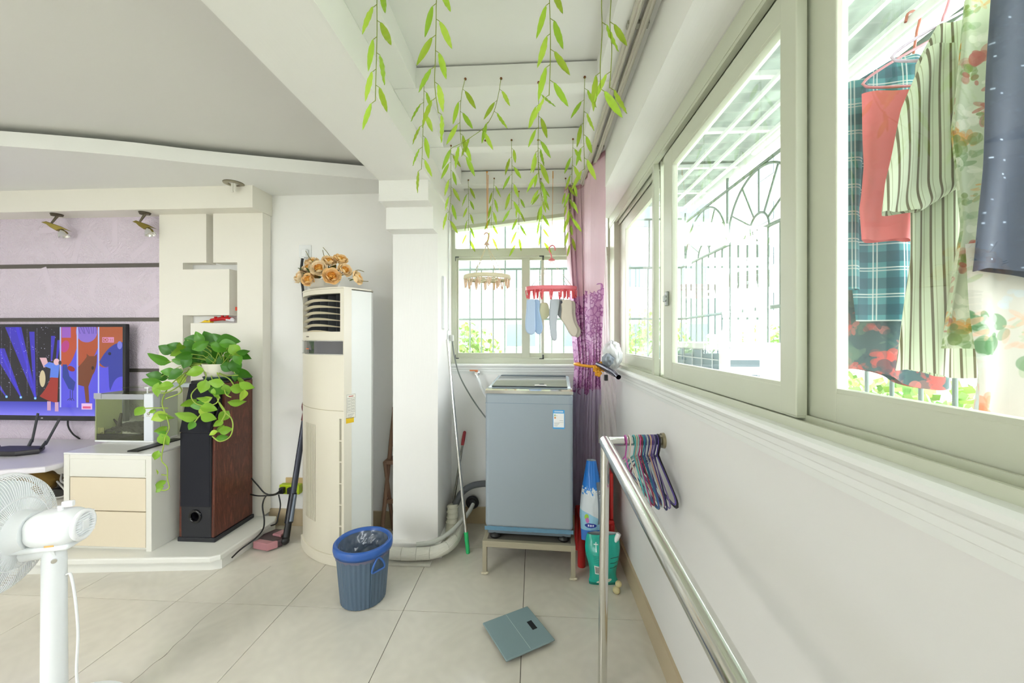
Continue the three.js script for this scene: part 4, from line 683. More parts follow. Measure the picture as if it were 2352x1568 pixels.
// ================= red chair, detergent pouches =================
{
  const t = thing('plastic_chair', 'small red plastic chair in the corner by the curtain', 'chair', [0.375, 0, -2.44]);
  const m = mat('#c02a28', 0.35);
  wpart('seat', B(0.268, 0.478, 0.255, 0.28, -2.55, -2.33, 0.01), m, t);
  for (const [x, z] of [[0.285, -2.345], [0.46, -2.345], [0.285, -2.535], [0.46, -2.535]]) wpart('leg', rod([x, 0, z], [x, 0.26, z], 0.024, 0.021, 16), m, t);
  wpart('backrest', B(0.452, 0.474, 0.28, 0.56, -2.55, -2.34, 0.009), m, t);
  const pouch = (w, h, d, lean, name, label, mm, pos, turn, prof) => {
    const f = (sg) => sheet((s, q) => { const k = prof(q), ex = (s - 0.5) * 2, th = d * Math.sqrt(Math.max(0, 1 - ex * ex)) * Math.sin(Math.PI * Math.min(1, 0.12 + q * 0.8)) ; return [ex * w / 2 * k, h * (1 - q), sg * th * (1 + 0.15 * noise.noise(ex * 3, q * 5, sg)) + lean * (1 - q)]; }, 24, 24);
    const g = thing(name, label, 'pouch', pos, turn);
    part('pouch', join(f(1)), mm, g); part('back', f(-1), mat(mm.map ? '#dfe7ea' : mm.color, 0.3), g);
    return g;
  };
  const blue = canvas(256, 512, (c) => { c.fillStyle = '#2f80dc'; c.fillRect(0, 0, 256, 190); c.fillStyle = '#dfe8ee'; c.fillRect(0, 178, 256, 334); for (let i = 0; i < 46; i++) { c.fillStyle = i % 2 ? '#4f98e4' : '#e8f2fa'; c.beginPath(); c.arc(256 * rnd(), 160 + 60 * rnd(), 3 + 8 * rnd(), 0, 7); c.fill(); } c.fillStyle = '#9fd3ee'; c.beginPath(); c.moveTo(0, 310); c.quadraticCurveTo(140, 330, 256, 400); c.lineTo(256, 512); c.lineTo(0, 512); c.fill(); c.fillStyle = '#a8d44a'; c.beginPath(); c.arc(60, 350, 20, 0, 7); c.fill(); c.fillStyle = '#d47fc0'; c.beginPath(); c.arc(66, 372, 18, 0, 7); c.fill(); c.fillStyle = '#3a46a8'; c.beginPath(); c.ellipse(100, 406, 62, 16, 0, 0, 7); c.fill(); c.fillStyle = '#e8ecff'; for (let i = 0; i < 3; i++) c.fillRect(68 + i * 24, 399, 16, 14); c.fillStyle = '#7b8794'; c.fillRect(176, 130, 60, 270); c.fillStyle = '#dfe8ee'; c.save(); c.translate(214, 180); c.rotate(Math.PI / 2); c.font = 'bold 40px sans-serif'; c.fillText('CLEAN', 0, 16); c.restore(); c.fillStyle = '#4a86dc'; c.fillRect(0, 440, 256, 72); });
  const teal = canvas(256, 384, (c) => { c.fillStyle = '#1fae9c'; c.fillRect(0, 0, 256, 384); c.fillStyle = '#e6f6f2'; c.lineWidth = 7; c.strokeStyle = '#e6f6f2'; c.beginPath(); c.moveTo(52, 60); c.lineTo(84, 60); c.moveTo(68, 44); c.lineTo(68, 110); c.moveTo(98, 56); c.lineTo(134, 56); c.moveTo(116, 44); c.lineTo(116, 112); c.moveTo(96, 80); c.lineTo(136, 80); c.stroke(); c.fillStyle = '#0d6f66'; for (let i = 0; i < 5; i++) c.fillRect(44, 140 + i * 13, 90 - 11 * i, 3); c.fillStyle = '#e9efe9'; c.fillRect(40, 214, 96, 70); c.fillStyle = '#333'; for (let i = 0; i < 16; i++) c.fillRect(46 + i * 3.4, 222, i % 3 ? 1.4 : 2.4, 54); c.fillStyle = '#555'; c.fillRect(110, 222, 20, 20); c.fillRect(110, 250, 20, 20); c.fillStyle = '#e7f2e0'; c.font = 'bold 22px sans-serif'; c.fillText('ECO', 120, 322); c.beginPath(); c.ellipse(130, 345, 70, 20, -0.2, 0, 7); c.fill(); c.fillStyle = '#12463f'; for (let i = 0; i < 3; i++) c.fillRect(168, 150 + i * 36, 66, 5); c.fillStyle = '#0f7a6d'; c.fillRect(0, 362, 256, 22); });
  const pb = pouch(0.145, 0.45, 0.055, -0.03, 'detergent_pouch', 'tall blue and white detergent pouch leaning against the red chair', mat('#ffffff', 0.2, 0, { map: blue }), [0.338, 0.2, -2.27], 0.05, (q) => (q < 0.12 ? 0.38 + q * 1.2 : q < 0.35 ? 0.52 + (q - 0.12) * 1.2 : q < 0.75 ? 0.8 + 0.2 * Math.sin((q - 0.35) * 4) : 0.95 - (q - 0.75) * 0.3));
  const pt = pouch(0.2, 0.27, 0.06, -0.02, 'detergent_pouch', 'teal detergent refill pouch with a white cap on the floor', mat('#ffffff', 0.2, 0, { map: teal }), [0.385, 0, -2.185], 0.05, (q) => 0.86 + 0.12 * Math.sin(q * 6) + (q > 0.9 ? (0.95 - q) * 0.8 : 0));
  part('cap', join(rod([0.072, 0.245, 0], [0.088, 0.278, 0], 0.013, 0.013), rod([0.06, 0.225, 0], [0.072, 0.247, 0], 0.011)), M.white, pt, 'white screw cap');
  solo('garlic_bulb', join(sph(0.02, 0.44, 0.02, -2.1), sph(0.017, 0.452, 0.05, -2.105)), mat('#cfc596', 0.8), 'small pale lump on the floor beside the teal pouch', 'lump');
}
// ================= curtain =================
{
  const tex = canvas(512, 1024, (c) => {
    c.fillStyle = '#ebc8d6'; c.fillRect(0, 0, 512, 1024);
    c.fillStyle = '#e2b2da'; c.fillRect(0, 352, 512, 288);
    c.fillStyle = '#e6d6ee'; c.fillRect(0, 630, 512, 394);
    c.lineWidth = 2.2;
    for (let i = 0; i < 240; i++) { const x = rnd() * 512, y = 352 + rnd() * 280, r = 8 + 16 * rnd(); c.fillStyle = rnd() > 0.5 ? '#e3b4dc' : '#cf90c4'; c.strokeStyle = '#a2539a'; for (let k = 0; k < 5; k++) { c.beginPath(); c.ellipse(x + Math.cos(k * 1.257) * r * 0.6, y + Math.sin(k * 1.257) * r * 0.6, r * 0.55, r * 0.38, k * 1.257, 0, 7); c.fill(); c.stroke(); } }
  }, true);
  const lerp = (a, b, k) => a + (b - a) * k;
  const pathAt = (pts, s) => { const n = pts.length - 1, i = Math.min(n - 1, Math.floor(s * n)), k = s * n - i; return [lerp(pts[i][0], pts[i + 1][0], k), lerp(pts[i][1], pts[i + 1][1], k)]; };
  const top = [[0.215, -2.8], [0.27, -2.79], [0.33, -2.78], [0.355, -2.68], [0.36, -2.5], [0.365, -2.38], [0.395, -2.28]], waist = [[0.278, -2.58], [0.32, -2.54], [0.36, -2.5], [0.4, -2.49]], foot = [[0.262, -2.68], [0.31, -2.66], [0.37, -2.64], [0.445, -2.63]];
  const yT = 2.43, yW = 1.19, yB = 0.16;
  const f = (s, q) => {
    const y = yT + (yB - yT) * q; let p, amp;
    if (y > yW) { let k = (yT - y) / (yT - yW); const e = Math.pow(k, 1.5); const a = pathAt(top, s), b = pathAt(waist, s); p = [lerp(a[0], b[0], e), lerp(a[1], b[1], e)]; amp = lerp(0.04, 0.032, k); }
    else { const k = Math.min(1, (yW - y) / 0.55), e = Math.sin(k * 1.5708); const a = pathAt(waist, s), b = pathAt(foot, s); p = [lerp(a[0], b[0], e), lerp(a[1], b[1], e)]; amp = lerp(0.028, 0.03, k); }
    const w = Math.sin(s * 6.2832 * 8 + 1.2 * Math.sin(q * 3 + s * 7)) + 0.35 * Math.sin(s * 6.2832 * 19 + q * 4);
    return [p[0] + amp * 0.45 * w, y, p[1] + amp * w];
  };
  const t = thing('curtain', 'mauve satin curtain with a purple lace band tied by gold flowers', 'curtain', [0.34, 0.16, -2.5]);
  const cm = mat('#ffffff', 0.5, 0, { map: tex, transmission: 0.1, thickness: 0 });
  wpart('drape', sheet(f, 260, 60), cm, t);
  wpart('heading', sheet((s, q) => { const a = f(s, 0); return [a[0], 2.445 - q * 0.03, a[2] + 0.004]; }, 160, 1), mat('#c99aa8', 0.5), t);
  const gold = mat('#eba42c', 0.35, 0.2);
  wpart('tie_band', tube([[0.262, 1.2, -2.5], [0.3, 1.195, -2.455], [0.35, 1.19, -2.44], [0.4, 1.19, -2.43], [0.435, 1.19, -2.46], [0.42, 1.195, -2.53], [0.34, 1.2, -2.56], [0.28, 1.2, -2.55]], 0.009, 60, 8, true), gold, t);
  for (const [x, y, z] of [[0.385, 1.175, -2.42], [0.41, 1.2, -2.42], [0.395, 1.15, -2.415], [0.425, 1.18, -2.43]]) { const g = []; for (let k = 0; k < 5; k++) g.push(sph(0.011, Math.cos(k * 1.257) * 0.013, Math.sin(k * 1.257) * 0.013, 0, 1, 1, 0.5)); wpart('tie_flower', join(g, sph(0.007, 0, 0, 0.004)).translate(x, y, z), gold, t); }
  // pale sheer behind it, spilling to the right of the tie
  const sh = new THREE.MeshPhysicalMaterial({ color: '#ece6e4', roughness: 0.95, transmission: 0.35, thickness: 0, side: THREE.DoubleSide });
  const s2 = thing('sheer_curtain', 'pale sheer curtain hanging between the mauve curtain and window', 'curtain', [0.45, 0.7, -2.6]);
  wpart('drape', sheet((s, q) => { const y = 2.4 - q * 1.72, w = q < 0.7 ? 0.05 + 0.03 * q : 0.07 + (q - 0.7) * 0.38, x0 = q < 0.7 ? lerp(0.405, 0.42, q / 0.7) : 0.42; return [x0 + w * s * 1.2, y, -2.56 - 0.03 * s + 0.012 * Math.sin(s * 30 + q * 3)]; }, 60, 40), sh, s2);
}
// clutter on the sill corner
{
  const bag = sheet((s, q) => { const a = s * 6.2832, th = q * 3.1416, n = noise.noise(Math.cos(a) * 2.4, q * 5, Math.sin(a) * 2.4) + 0.5 * noise.noise(Math.cos(a) * 6, q * 11, Math.sin(a) * 6); const r = 0.05 * (1 + 0.3 * n); return [0.482 + Math.sin(th) * Math.cos(a) * r * 1.1, 1.262 + Math.cos(th) * 0.085 * (1 + 0.2 * n), -2.42 + Math.sin(th) * Math.sin(a) * r * 1.3]; }, 40, 24);
  solo('plastic_bag', bag, mat('#f1f3f2', 0.15, 0, { transmission: 0.3, thickness: 0 }), 'crumpled clear plastic bag on the sill corner', 'bag');
  const t = thing('coat_hanger', 'broad dark coat hanger on the sill beside the curtain', 'hanger', [0.43, 1.18, -2.33]);
  wpart('shoulder', tube([[0.3907, 1.2056, -2.42], [0.4148, 1.194, -2.36], [0.4382, 1.1798, -2.28], [0.4541, 1.167, -2.2], [0.4626, 1.1526, -2.15]], 0.014, 40, 12).scale(1, 1, 1), mat('#3c3a48', 0.15, 0.3), t);
  wpart('bar', rod([0.4067, 1.1815, -2.42], [0.4517, 1.1524, -2.2], 0.004), M.black, t);
  wpart('clip', B(0.415, 0.435, 1.115, 1.15, -2.33, -2.31, 0.003), M.black, t);
  const cl = sheet((s, q) => { const a = s * 6.2832, n = noise.noise(Math.cos(a) * 2 + 4, q * 4, Math.sin(a) * 2); const r = 0.035 * (1 + 0.5 * n) * Math.sin(0.2 + q * 2.8); return [0.445 + Math.cos(a) * r, 1.19 + 0.085 * (1 - q), -2.37 + Math.sin(a) * r * 1.4]; }, 30, 16);
  solo('grey_cloth', cl, mat('#8f979f', 0.85), 'small grey cloth bunched over the coat hanger', 'cloth');
}

// ================= trailing pothos on the loudspeaker =================
{
  const py = 1.0925, c0 = [-2.0888, 1.1231, -2.47];
  const t = thing('potted_pothos', 'trailing green pothos in a pale pot on the loudspeaker', 'plant', [c0[0], py, -2.47]);
  part('saucer', lathe([[0, 0], [0.085, 0], [0.095, 0.022], [0.088, 0.022], [0.08, 0.006], [0, 0.006]], 32), mat('#3d5a50', 0.4), t);
  part('pot', lathe([[0, 0.007], [0.075, 0.007], [0.088, 0.05], [0.1, 0.105], [0.094, 0.105], [0.085, 0.08], [0, 0.08]], 32), mat('#e0dccb', 0.5), t);
  part('soil', lathe([[0, 0.086], [0.087, 0.086]], 24), mat('#3a2c1e', 0.95), t);
  const leafG = [0.9, 1.05].map((k) => sheet((s, q) => {          // heart shaped, folded along the midrib, tip along +x
    const e = (s - 0.5) * 2, w = 0.42 * k * Math.pow(Math.sin(Math.PI * Math.pow(q, 0.62)), 0.85), x = q - (q < 0.15 ? 0.16 * Math.abs(e) * (1 - q / 0.15) : 0);
    return [x, e * w, 0.10 * Math.abs(e) * w * 2 - 0.22 * q * q + 0.02 * Math.sin(q * 9) * e];
  }, 6, 9));
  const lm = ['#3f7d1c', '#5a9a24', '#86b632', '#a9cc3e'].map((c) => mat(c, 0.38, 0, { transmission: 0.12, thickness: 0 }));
  const stem = mat('#9fb84a', 0.5);
  const L = (p) => [p[0] - t.position.x, p[1] - py, p[2] - t.position.z];
  // place on the picture of the plant (x, y), length and tip direction of each leaf
  const spots = [[200, 290, 160, 200], [270, 200, 110, 210], [350, 175, 110, 200], [400, 170, 60, -80], [560, 90, 110, -120], [640, 95, 130, -115], [720, 95, 100, -145], [830, 120, 150, -5], [820, 150, 110, 0], [500, 115, 110, 190], [400, 230, 150, 140], [490, 160, 90, 60], [590, 165, 120, -30], [560, 230, 120, 90], [640, 230, 130, 80], [720, 250, 110, 100], [760, 190, 130, 20], [880, 220, 110, 50], [950, 230, 90, 0], [960, 270, 100, 40], [900, 300, 100, 70], [880, 370, 120, 70], [810, 280, 90, 100], [450, 330, 110, 120], [380, 310, 90, 190], [520, 330, 110, 90], [600, 320, 110, 95], [680, 320, 100, 80], [720, 400, 90, 60], [820, 370, 100, 20], [950, 430, 140, 40], [520, 410, 120, 170], [290, 410, 100, 190], [350, 440, 120, 150], [170, 445, 110, 195], [240, 460, 80, 190], [145, 505, 130, 190], [260, 545, 110, 180], [200, 590, 120, 100], [410, 495, 90, 110], [700, 510, 110, 190], [840, 500, 150, 180], [870, 465, 70, 100], [910, 560, 110, 10], [980, 540, 110, 30], [940, 630, 90, 100], [900, 690, 120, 10], [600, 555, 110, 110], [740, 580, 130, 10], [800, 580, 90, 80], [690, 600, 60, 90], [640, 660, 70, -20], [590, 660, 80, 180], [470, 705, 110, 150], [550, 720, 110, 180], [660, 740, 110, 10], [720, 630, 70, 60], [600, 785, 80, 100], [440, 820, 150, 190], [655, 830, 110, 30], [500, 910, 80, 120], [770, 820, 100, 130], [725, 885, 80, 140], [680, 970, 60, 160], [740, 940, 80, 130], [800, 940, 90, 0], [770, 1010, 80, 0], [45, 785, 90, 130], [160, 780, 50, 150], [210, 830, 110, 160], [290, 830, 110, 30], [230, 950, 90, 150], [240, 980, 70, 190], [270, 1045, 110, 70], [195, 1190, 80, 110], [185, 1350, 70, 80], [230, 1440, 70, 160], [190, 1490, 90, 170], [450, 210, 110, -150], [520, 220, 100, -100], [690, 170, 110, -60], [600, 270, 110, 120], [430, 270, 120, 160], [780, 330, 110, 60], [860, 260, 110, 10]];
  // plane 2.42 m ahead: 1073 x 1568 picture dots cover 260 x 380 px
  const at = (x, y, Z) => { const k = Z / 2.42; return [(-2.6478 + x * 0.000804) * k * 1.0, 1.367 + (1.4385 - 1.367 - y * 0.000715) * k, -Z]; };
  spots.forEach(([x, y, len, ang], i) => {
    const front = y > 500, Z = front ? (x > 700 ? 2.26 : 2.2) + rr(-0.02, 0.02) : 2.36 + rr(0, 0.16);
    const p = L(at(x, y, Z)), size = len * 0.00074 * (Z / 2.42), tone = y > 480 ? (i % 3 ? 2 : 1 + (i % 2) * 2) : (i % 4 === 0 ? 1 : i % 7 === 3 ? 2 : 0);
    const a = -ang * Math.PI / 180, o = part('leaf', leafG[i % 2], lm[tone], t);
    const ex = new THREE.Vector3(Math.cos(a), Math.sin(a), 0), q = new THREE.Quaternion().setFromAxisAngle(new THREE.Vector3(0, 0, 1), a);
    q.premultiply(new THREE.Quaternion().setFromAxisAngle(new THREE.Vector3(0, 1, 0), 0.6)); q.multiply(new THREE.Quaternion().setFromAxisAngle(new THREE.Vector3(1, 0, 0), rr(-0.75, 0.75)));
    o.quaternion.copy(q); o.scale.setScalar(size); const off = new THREE.Vector3(1, 0, 0).applyQuaternion(q).multiplyScalar(size * 0.5);
    o.position.set(p[0] - off.x, p[1] - off.y, p[2] - off.z);
    if (!front) { const b = o.position; part('leaf_stalk', tube([[rr(-0.04, 0.04), 0.085, rr(-0.04, 0.04)], [b.x * 0.55, Math.max(0.1, b.y * 0.9), b.z * 0.55], [b.x, b.y, b.z]], 0.0022, 10, 5), stem, t); }
  });
  const vine = (pts) => part('vine', tube(pts.map(([x, y, Z]) => L(at(x, y, Z))), 0.0034, pts.length * 6, 6), stem, t);
  vine([[520, 380, 2.44], [420, 440, 2.36], [300, 560, 2.28], [250, 700, 2.22], [290, 830, 2.2], [310, 930, 2.2], [280, 1000, 2.2], [260, 1100, 2.2], [245, 1230, 2.2], [290, 1290, 2.2], [295, 1400, 2.2], [310, 1480, 2.2], [270, 1505, 2.2], [240, 1500, 2.2]]);
  vine([[480, 385, 2.44], [400, 520, 2.3], [410, 600, 2.22], [280, 660, 2.2]]); vine([[500, 380, 2.44], [395, 540, 2.26], [300, 600, 2.22], [240, 610, 2.2]]);
  vine([[600, 380, 2.44], [620, 480, 2.3], [500, 620, 2.22], [540, 700, 2.2], [640, 720, 2.2], [720, 690, 2.2], [740, 640, 2.22]]);
  vine([[660, 400, 2.42], [740, 700, 2.24], [790, 780, 2.22], [840, 830, 2.22], [855, 900, 2.22], [830, 1000, 2.22], [740, 1045, 2.22], [680, 1000, 2.22]]);
  vine([[300, 745, 2.22], [190, 745, 2.2], [90, 750, 2.2]]); vine([[740, 690, 2.22], [790, 780, 2.2], [760, 860, 2.2]]); vine([[580, 800, 2.2], [530, 870, 2.2]]); vine([[245, 1360, 2.2], [290, 1365, 2.2]]);
  vine([[690, 400, 2.42], [760, 440, 2.36], [830, 480, 2.3], [880, 560, 2.27]]); vine([[700, 400, 2.42], [800, 440, 2.38], [900, 440, 2.36]]); vine([[840, 640, 2.25], [800, 620, 2.25], [780, 560, 2.28], [720, 420, 2.4]]);
}
// toys lying in the niche
{
  const yb = 1.4774 + 0.001, t = thing('plastic_toy', 'small red and white plastic toy lying in the niche', 'toy', [-2.2, yb, -2.69]);
  const x = (u) => -2.705 + (u - 365) * (0.778 / 238), rd = mat('#c4161c', 0.35), wt = mat('#e6e2ea', 0.25);
  wpart('body', join(rod([x(478), yb + 0.018, -2.68], [x(505), yb + 0.03, -2.68], 0.011, 0.014), rod([x(505), yb + 0.03, -2.68], [x(528), yb + 0.022, -2.68], 0.014, 0.016)), rd, t);
  wpart('fin', join(rod([x(505), yb + 0.03, -2.68], [x(503), yb + 0.058, -2.68], 0.009, 0.008), rod([x(512), yb + 0.03, -2.68], [x(517), yb + 0.054, -2.68], 0.008, 0.007), rod([x(490), yb + 0.02, -2.675], [x(491), yb + 0.042, -2.67], 0.008, 0.01)), rd, t);
  wpart('tip', join(sph(0.014, x(528), yb + 0.022, -2.675), rod([x(516), yb + 0.02, -2.67], [x(535), yb + 0.012, -2.67], 0.008)), wt, t);
  solo('paper_scrap', ext([[x(452), yb], [x(458), yb + 0.004], [x(466), yb + 0.018], [x(471), yb + 0.01], [x(477), yb + 0.02], [x(479), yb]], 0.03, 0.001).translate(0, 0, -2.7), mat('#e7c313', 0.5), 'yellow plastic scrap in the niche beside the toy', 'scrap');
  solo('red_card', B(x(541), x(545) - 0.0005, yb + 0.085, yb + 0.11, -2.69, -2.65), mat('#d8431f', 0.5), 'small orange-red card edge in the niche', 'card');
}
// ================= pedestal fan =================
{
  const b = [-1.66, 0, -1.251], t = thing('pedestal_fan', 'white pedestal fan seen from behind', 'fan', b, 0.305);
  t.scale.setScalar(0.92);
  const m = mat('#eef2f2', 0.38), m2 = mat('#f4f6f6', 0.35);
  part('base', lathe([[0, 0], [0.205, 0], [0.21, 0.008], [0.2, 0.02], [0.06, 0.035], [0.045, 0.05], [0, 0.05]], 48), m, t);
  part('pole', rod([0, 0.04, 0], [0, 0.664, 0], 0.036, 0.033, 28), m, t);
  const up = (n, g, mm) => part(n, g.translate(0, 0.119, 0), mm, t);       // everything carried by the pole
  up('neck', join(rod([0, 0.52, 0], [0.0, 0.585, 0], 0.034, 0.03, 24), rod([-0.09, 0.565, 0], [0.02, 0.575, 0], 0.026, 0.03, 20), B(-0.115, 0.07, 0.58, 0.602, -0.045, 0.045, 0.01)), m, t);
  up('tilt_screw', rod([0.0, 0.54, 0.033], [0.0, 0.54, 0.038], 0.009, 0.008, 16).rotateY(0.6), M.chrome, t);
  up('head', join(new RoundedBoxGeometry(0.165, 0.125, 0.125, 5, 0.048).translate(0.01, 0.655, 0), rod([-0.115, 0.65, 0], [-0.06, 0.652, 0], 0.082, 0.066, 36)), m, t);
  up('rear_cap', new THREE.TorusGeometry(0.049, 0.009, 10, 36).rotateY(Math.PI / 2).translate(0.088, 0.655, 0), m2, t);
  up('rear_grille', join(...Array.from({ length: 9 }, (_, i) => B(0.088, 0.096, 0.619 + i * 0.009, 0.6215 + i * 0.009, -0.044, 0.044)), B(0.089, 0.098, 0.637, 0.673, -0.016, 0.016, 0.004)), m2, t);
  up('rear_back', rod([0.082, 0.655, 0], [0.087, 0.655, 0], 0.047, 0.047, 30), mat('#9aa8a4', 0.6), t);
  up('oscillation_knob', join(rod([0.02, 0.712, 0], [0.02, 0.735, 0], 0.009, 0.009, 14), B(0.025, 0.06, 0.728, 0.75, -0.008, 0.008, 0.004)), m2, t);
  up('label_mark', B(0.015, 0.042, 0.607, 0.613, 0.061, 0.0632), mat('#e0b56a', 0.5), t);
  // guard: two rims, radial wires front and back, blades inside
  const cx = -0.165, cy = 0.645, R = 0.21, wires = (sg) => { const g = []; for (let k = 0; k < 120; k++) { const a = k / 120 * 6.2832, pt = (r, d) => [cx + d, cy + Math.sin(a) * r, Math.cos(a) * r]; g.push(tube([pt(0.06, sg * 0.055 + (sg > 0 ? 0.01 : -0.02)), pt(0.12, sg * 0.058), pt(0.18, sg * 0.045), pt(0.205, sg * 0.025), pt(R, 0)], 0.0016, 10, 4)); } return join(g); };
  up('rear_guard', wires(1), m2, t); up('front_guard', wires(-1), m2, t);
  up('guard_rim', (() => { const g = new THREE.TorusGeometry(R, 0.008, 10, 72); g.rotateY(Math.PI / 2); return g.translate(cx, cy, 0); })(), m2, t);
  for (const r of [0.07, 0.125]) up('guard_ring', (() => { const g = new THREE.TorusGeometry(r, 0.0022, 6, 60); g.rotateY(Math.PI / 2); return g.translate(cx + 0.06, cy, 0); })(), m2, t);
  up('front_badge', rod([cx - 0.078, cy, 0], [cx - 0.07, cy, 0], 0.06, 0.062, 36), m2, t);
  for (let k = 0; k < 7; k++) up('blade', sheet((s, q) => { const a = k / 7 * 6.2832 + (s - 0.5) * (0.55 + 0.5 * q), r = 0.03 + q * 0.16; return [cx - 0.012 + (s - 0.5) * 0.045, cy + Math.sin(a) * r, Math.cos(a) * r]; }, 8, 8), mat('#e4eaea', 0.4), t);
  up('hub', rod([cx - 0.035, cy, 0], [cx + 0.03, cy, 0], 0.034, 0.034, 24), m, t);
  part('power_cord', tube([[0.036, 0.59, 0.0], [0.046, 0.594, 0.0], [0.055, 0.56, 0.0], [0.075, 0.38, 0.005], [0.075, 0.2, 0.01], [0.1, 0.09, 0.02], [0.22, 0.006, 0.05], [0.4, 0.006, 0.1]], 0.0045, 70, 8), m2, t);
}
// ================= willow vines on nails =================
{
  const lf = [0.0082, 0.0094].map((w, v) => sheet((s, q) => { const e = (s - 0.5) * 2, ww = w * Math.pow(Math.sin(Math.PI * Math.pow(q, 0.85)), 0.8); return [e * ww, -q * 0.086, 0.0025 * Math.abs(e) + 0.012 * q * q * (v ? 1 : -0.6) + 0.0012 * Math.sin(q * 26)]; }, 4, 14));
  const lm = ['#b4dc3c', '#a2cc34', '#c2e44c', '#a8c432'].map((c) => mat(c, 0.5, 0, { transmission: 0.35, thickness: 0 }));
  const sm = mat('#8a9a2e', 0.6), nm = mat('#7a3a24', 0.6);
  const names = ['the long one nearest the beam', 'the second one from the beam at the front', 'hanging at the front over the middle', 'thin one at the front right', 'barest one beside the curtain track', 'on the first cross rail next to the beam', 'on the first cross rail left of centre', 'bent to the left under the first cross rail', 'on the first cross rail right of centre', 'on the first cross rail by the curtain track', 'on the second cross rail next to the beam', 'on the middle of the second cross rail', 'on the second cross rail right of centre', 'on the second cross rail near the curtain', 'on the last cross rail left of the cream rack', 'on the last cross rail beside the orange string', 'on the last cross rail above the middle pane', 'on the last cross rail above the red rack', 'on the last cross rail against the curtain'];
  const vines = [[[-0.457, 2.4464, -1.125], [-0.4622, 2.3692, -1.125], [-0.4622, 2.2788, -1.125], [-0.4649, 2.1626, -1.125], [-0.4675, 2.0658, -1.125]], [[-0.274, 2.4366, -1.125], [-0.2844, 2.3604, -1.125], [-0.2857, 2.2836, -1.125], [-0.2883, 2.1813, -1.125], [-0.2896, 2.1045, -1.125], [-0.2792, 2.0248, -1.125]], [[0.0446, 2.4197, -1.125], [0.0446, 2.3441, -1.125], [0.0471, 2.2307, -1.125], [0.0459, 2.13, -1.125], [0.0434, 2.0646, -1.125]], [[0.1977, 2.4115, -1.125], [0.1928, 2.3368, -1.125], [0.194, 2.2368, -1.125], [0.1891, 2.1495, -1.125], [0.1891, 2.077, -1.125]], [[0.2261, 2.41, -1.125], [0.2199, 2.3355, -1.125], [0.2162, 2.2607, -1.125], [0.2212, 2.1981, -1.125], [0.2199, 2.1483, -1.125], [0.215, 2.0798, -1.125]],
    [[-0.4709, 2.4753, -1.645], [-0.4728, 2.3535, -1.645], [-0.4766, 2.2223, -1.645], [-0.4823, 2.0912, -1.645]], [[-0.2931, 2.4742, -1.645], [-0.3082, 2.4039, -1.645], [-0.3157, 2.2923, -1.645], [-0.31, 2.1988, -1.645], [-0.2987, 2.1463, -1.645]], [[-0.1398, 2.4703, -1.645], [-0.1491, 2.4076, -1.645], [-0.1714, 2.3248, -1.645], [-0.2069, 2.2665, -1.645], [-0.2631, 2.2254, -1.645], [-0.3063, 2.1987, -1.645], [-0.3477, 2.1812, -1.645]], [[0.0193, 2.4477, -1.645], [0.0193, 2.3186, -1.645], [0.0175, 2.1895, -1.645], [0.0193, 2.0604, -1.645], [0.0285, 2.0141, -1.645]], [[0.2131, 2.4624, -1.645], [0.2094, 2.349, -1.645], [0.2076, 2.2391, -1.645], [0.2094, 2.1474, -1.645], [0.2112, 2.0741, -1.645]],
    [[-0.4676, 2.4512, -2.165], [-0.4676, 2.2914, -2.165], [-0.4676, 2.1685, -2.165], [-0.4825, 2.0335, -2.165]], [[-0.1253, 2.4732, -2.165], [-0.1228, 2.3562, -2.165], [-0.1228, 2.2344, -2.165], [-0.1253, 2.0882, -2.165]], [[0.023, 2.469, -2.165], [0.0254, 2.3281, -2.165], [0.0351, 2.2065, -2.165], [0.0521, 2.1092, -2.165]], [[0.2158, 2.4682, -2.165], [0.211, 2.3234, -2.165], [0.2086, 2.2027, -2.165], [0.2014, 2.0338, -2.165]],
    [[-0.4587, 2.472, -2.695], [-0.4556, 2.3315, -2.695], [-0.4556, 2.1789, -2.695], [-0.4587, 2.0568, -2.695]], [[-0.2778, 2.48, -2.695], [-0.2839, 2.3585, -2.695], [-0.2961, 2.2066, -2.695], [-0.2992, 2.0698, -2.695]], [[-0.1044, 2.385, -2.695], [-0.1044, 2.2638, -2.695], [-0.1074, 2.1427, -2.695], [-0.1195, 2.0217, -2.695]], [[0.0467, 2.4694, -2.695], [0.0498, 2.3213, -2.695], [0.0498, 2.1703, -2.695], [0.0588, 2.0343, -2.695]], [[0.2178, 2.4684, -2.695], [0.2298, 2.3478, -2.695], [0.2388, 2.1972, -2.695], [0.2567, 2.0165, -2.695]]];
  vines.forEach((pts, i) => {
    const t = thing('willow_vine', 'green paper-leaf willow vine, ' + names[i], 'vine', pts[0], 0, 'willow vines under the ceiling frame');
    const R = pts.map((p) => [p[0] - pts[0][0], p[1] - pts[0][1], p[2] - pts[0][2] + 0.006]);
    const cv = new THREE.CatmullRomCurve3(R.map(V), false, 'centripetal'), len = cv.getLength();
    part('stem', new THREE.TubeGeometry(cv, 40, 0.0013, 5), sm, t);
    if (i > 4) part('nail', sph(0.0055, 0, 0.0, 0.002), nm, t, 'rusty nail head');
    const n = Math.max(5, Math.round(len / 0.046)), sparse = i === 4 || i === 3;
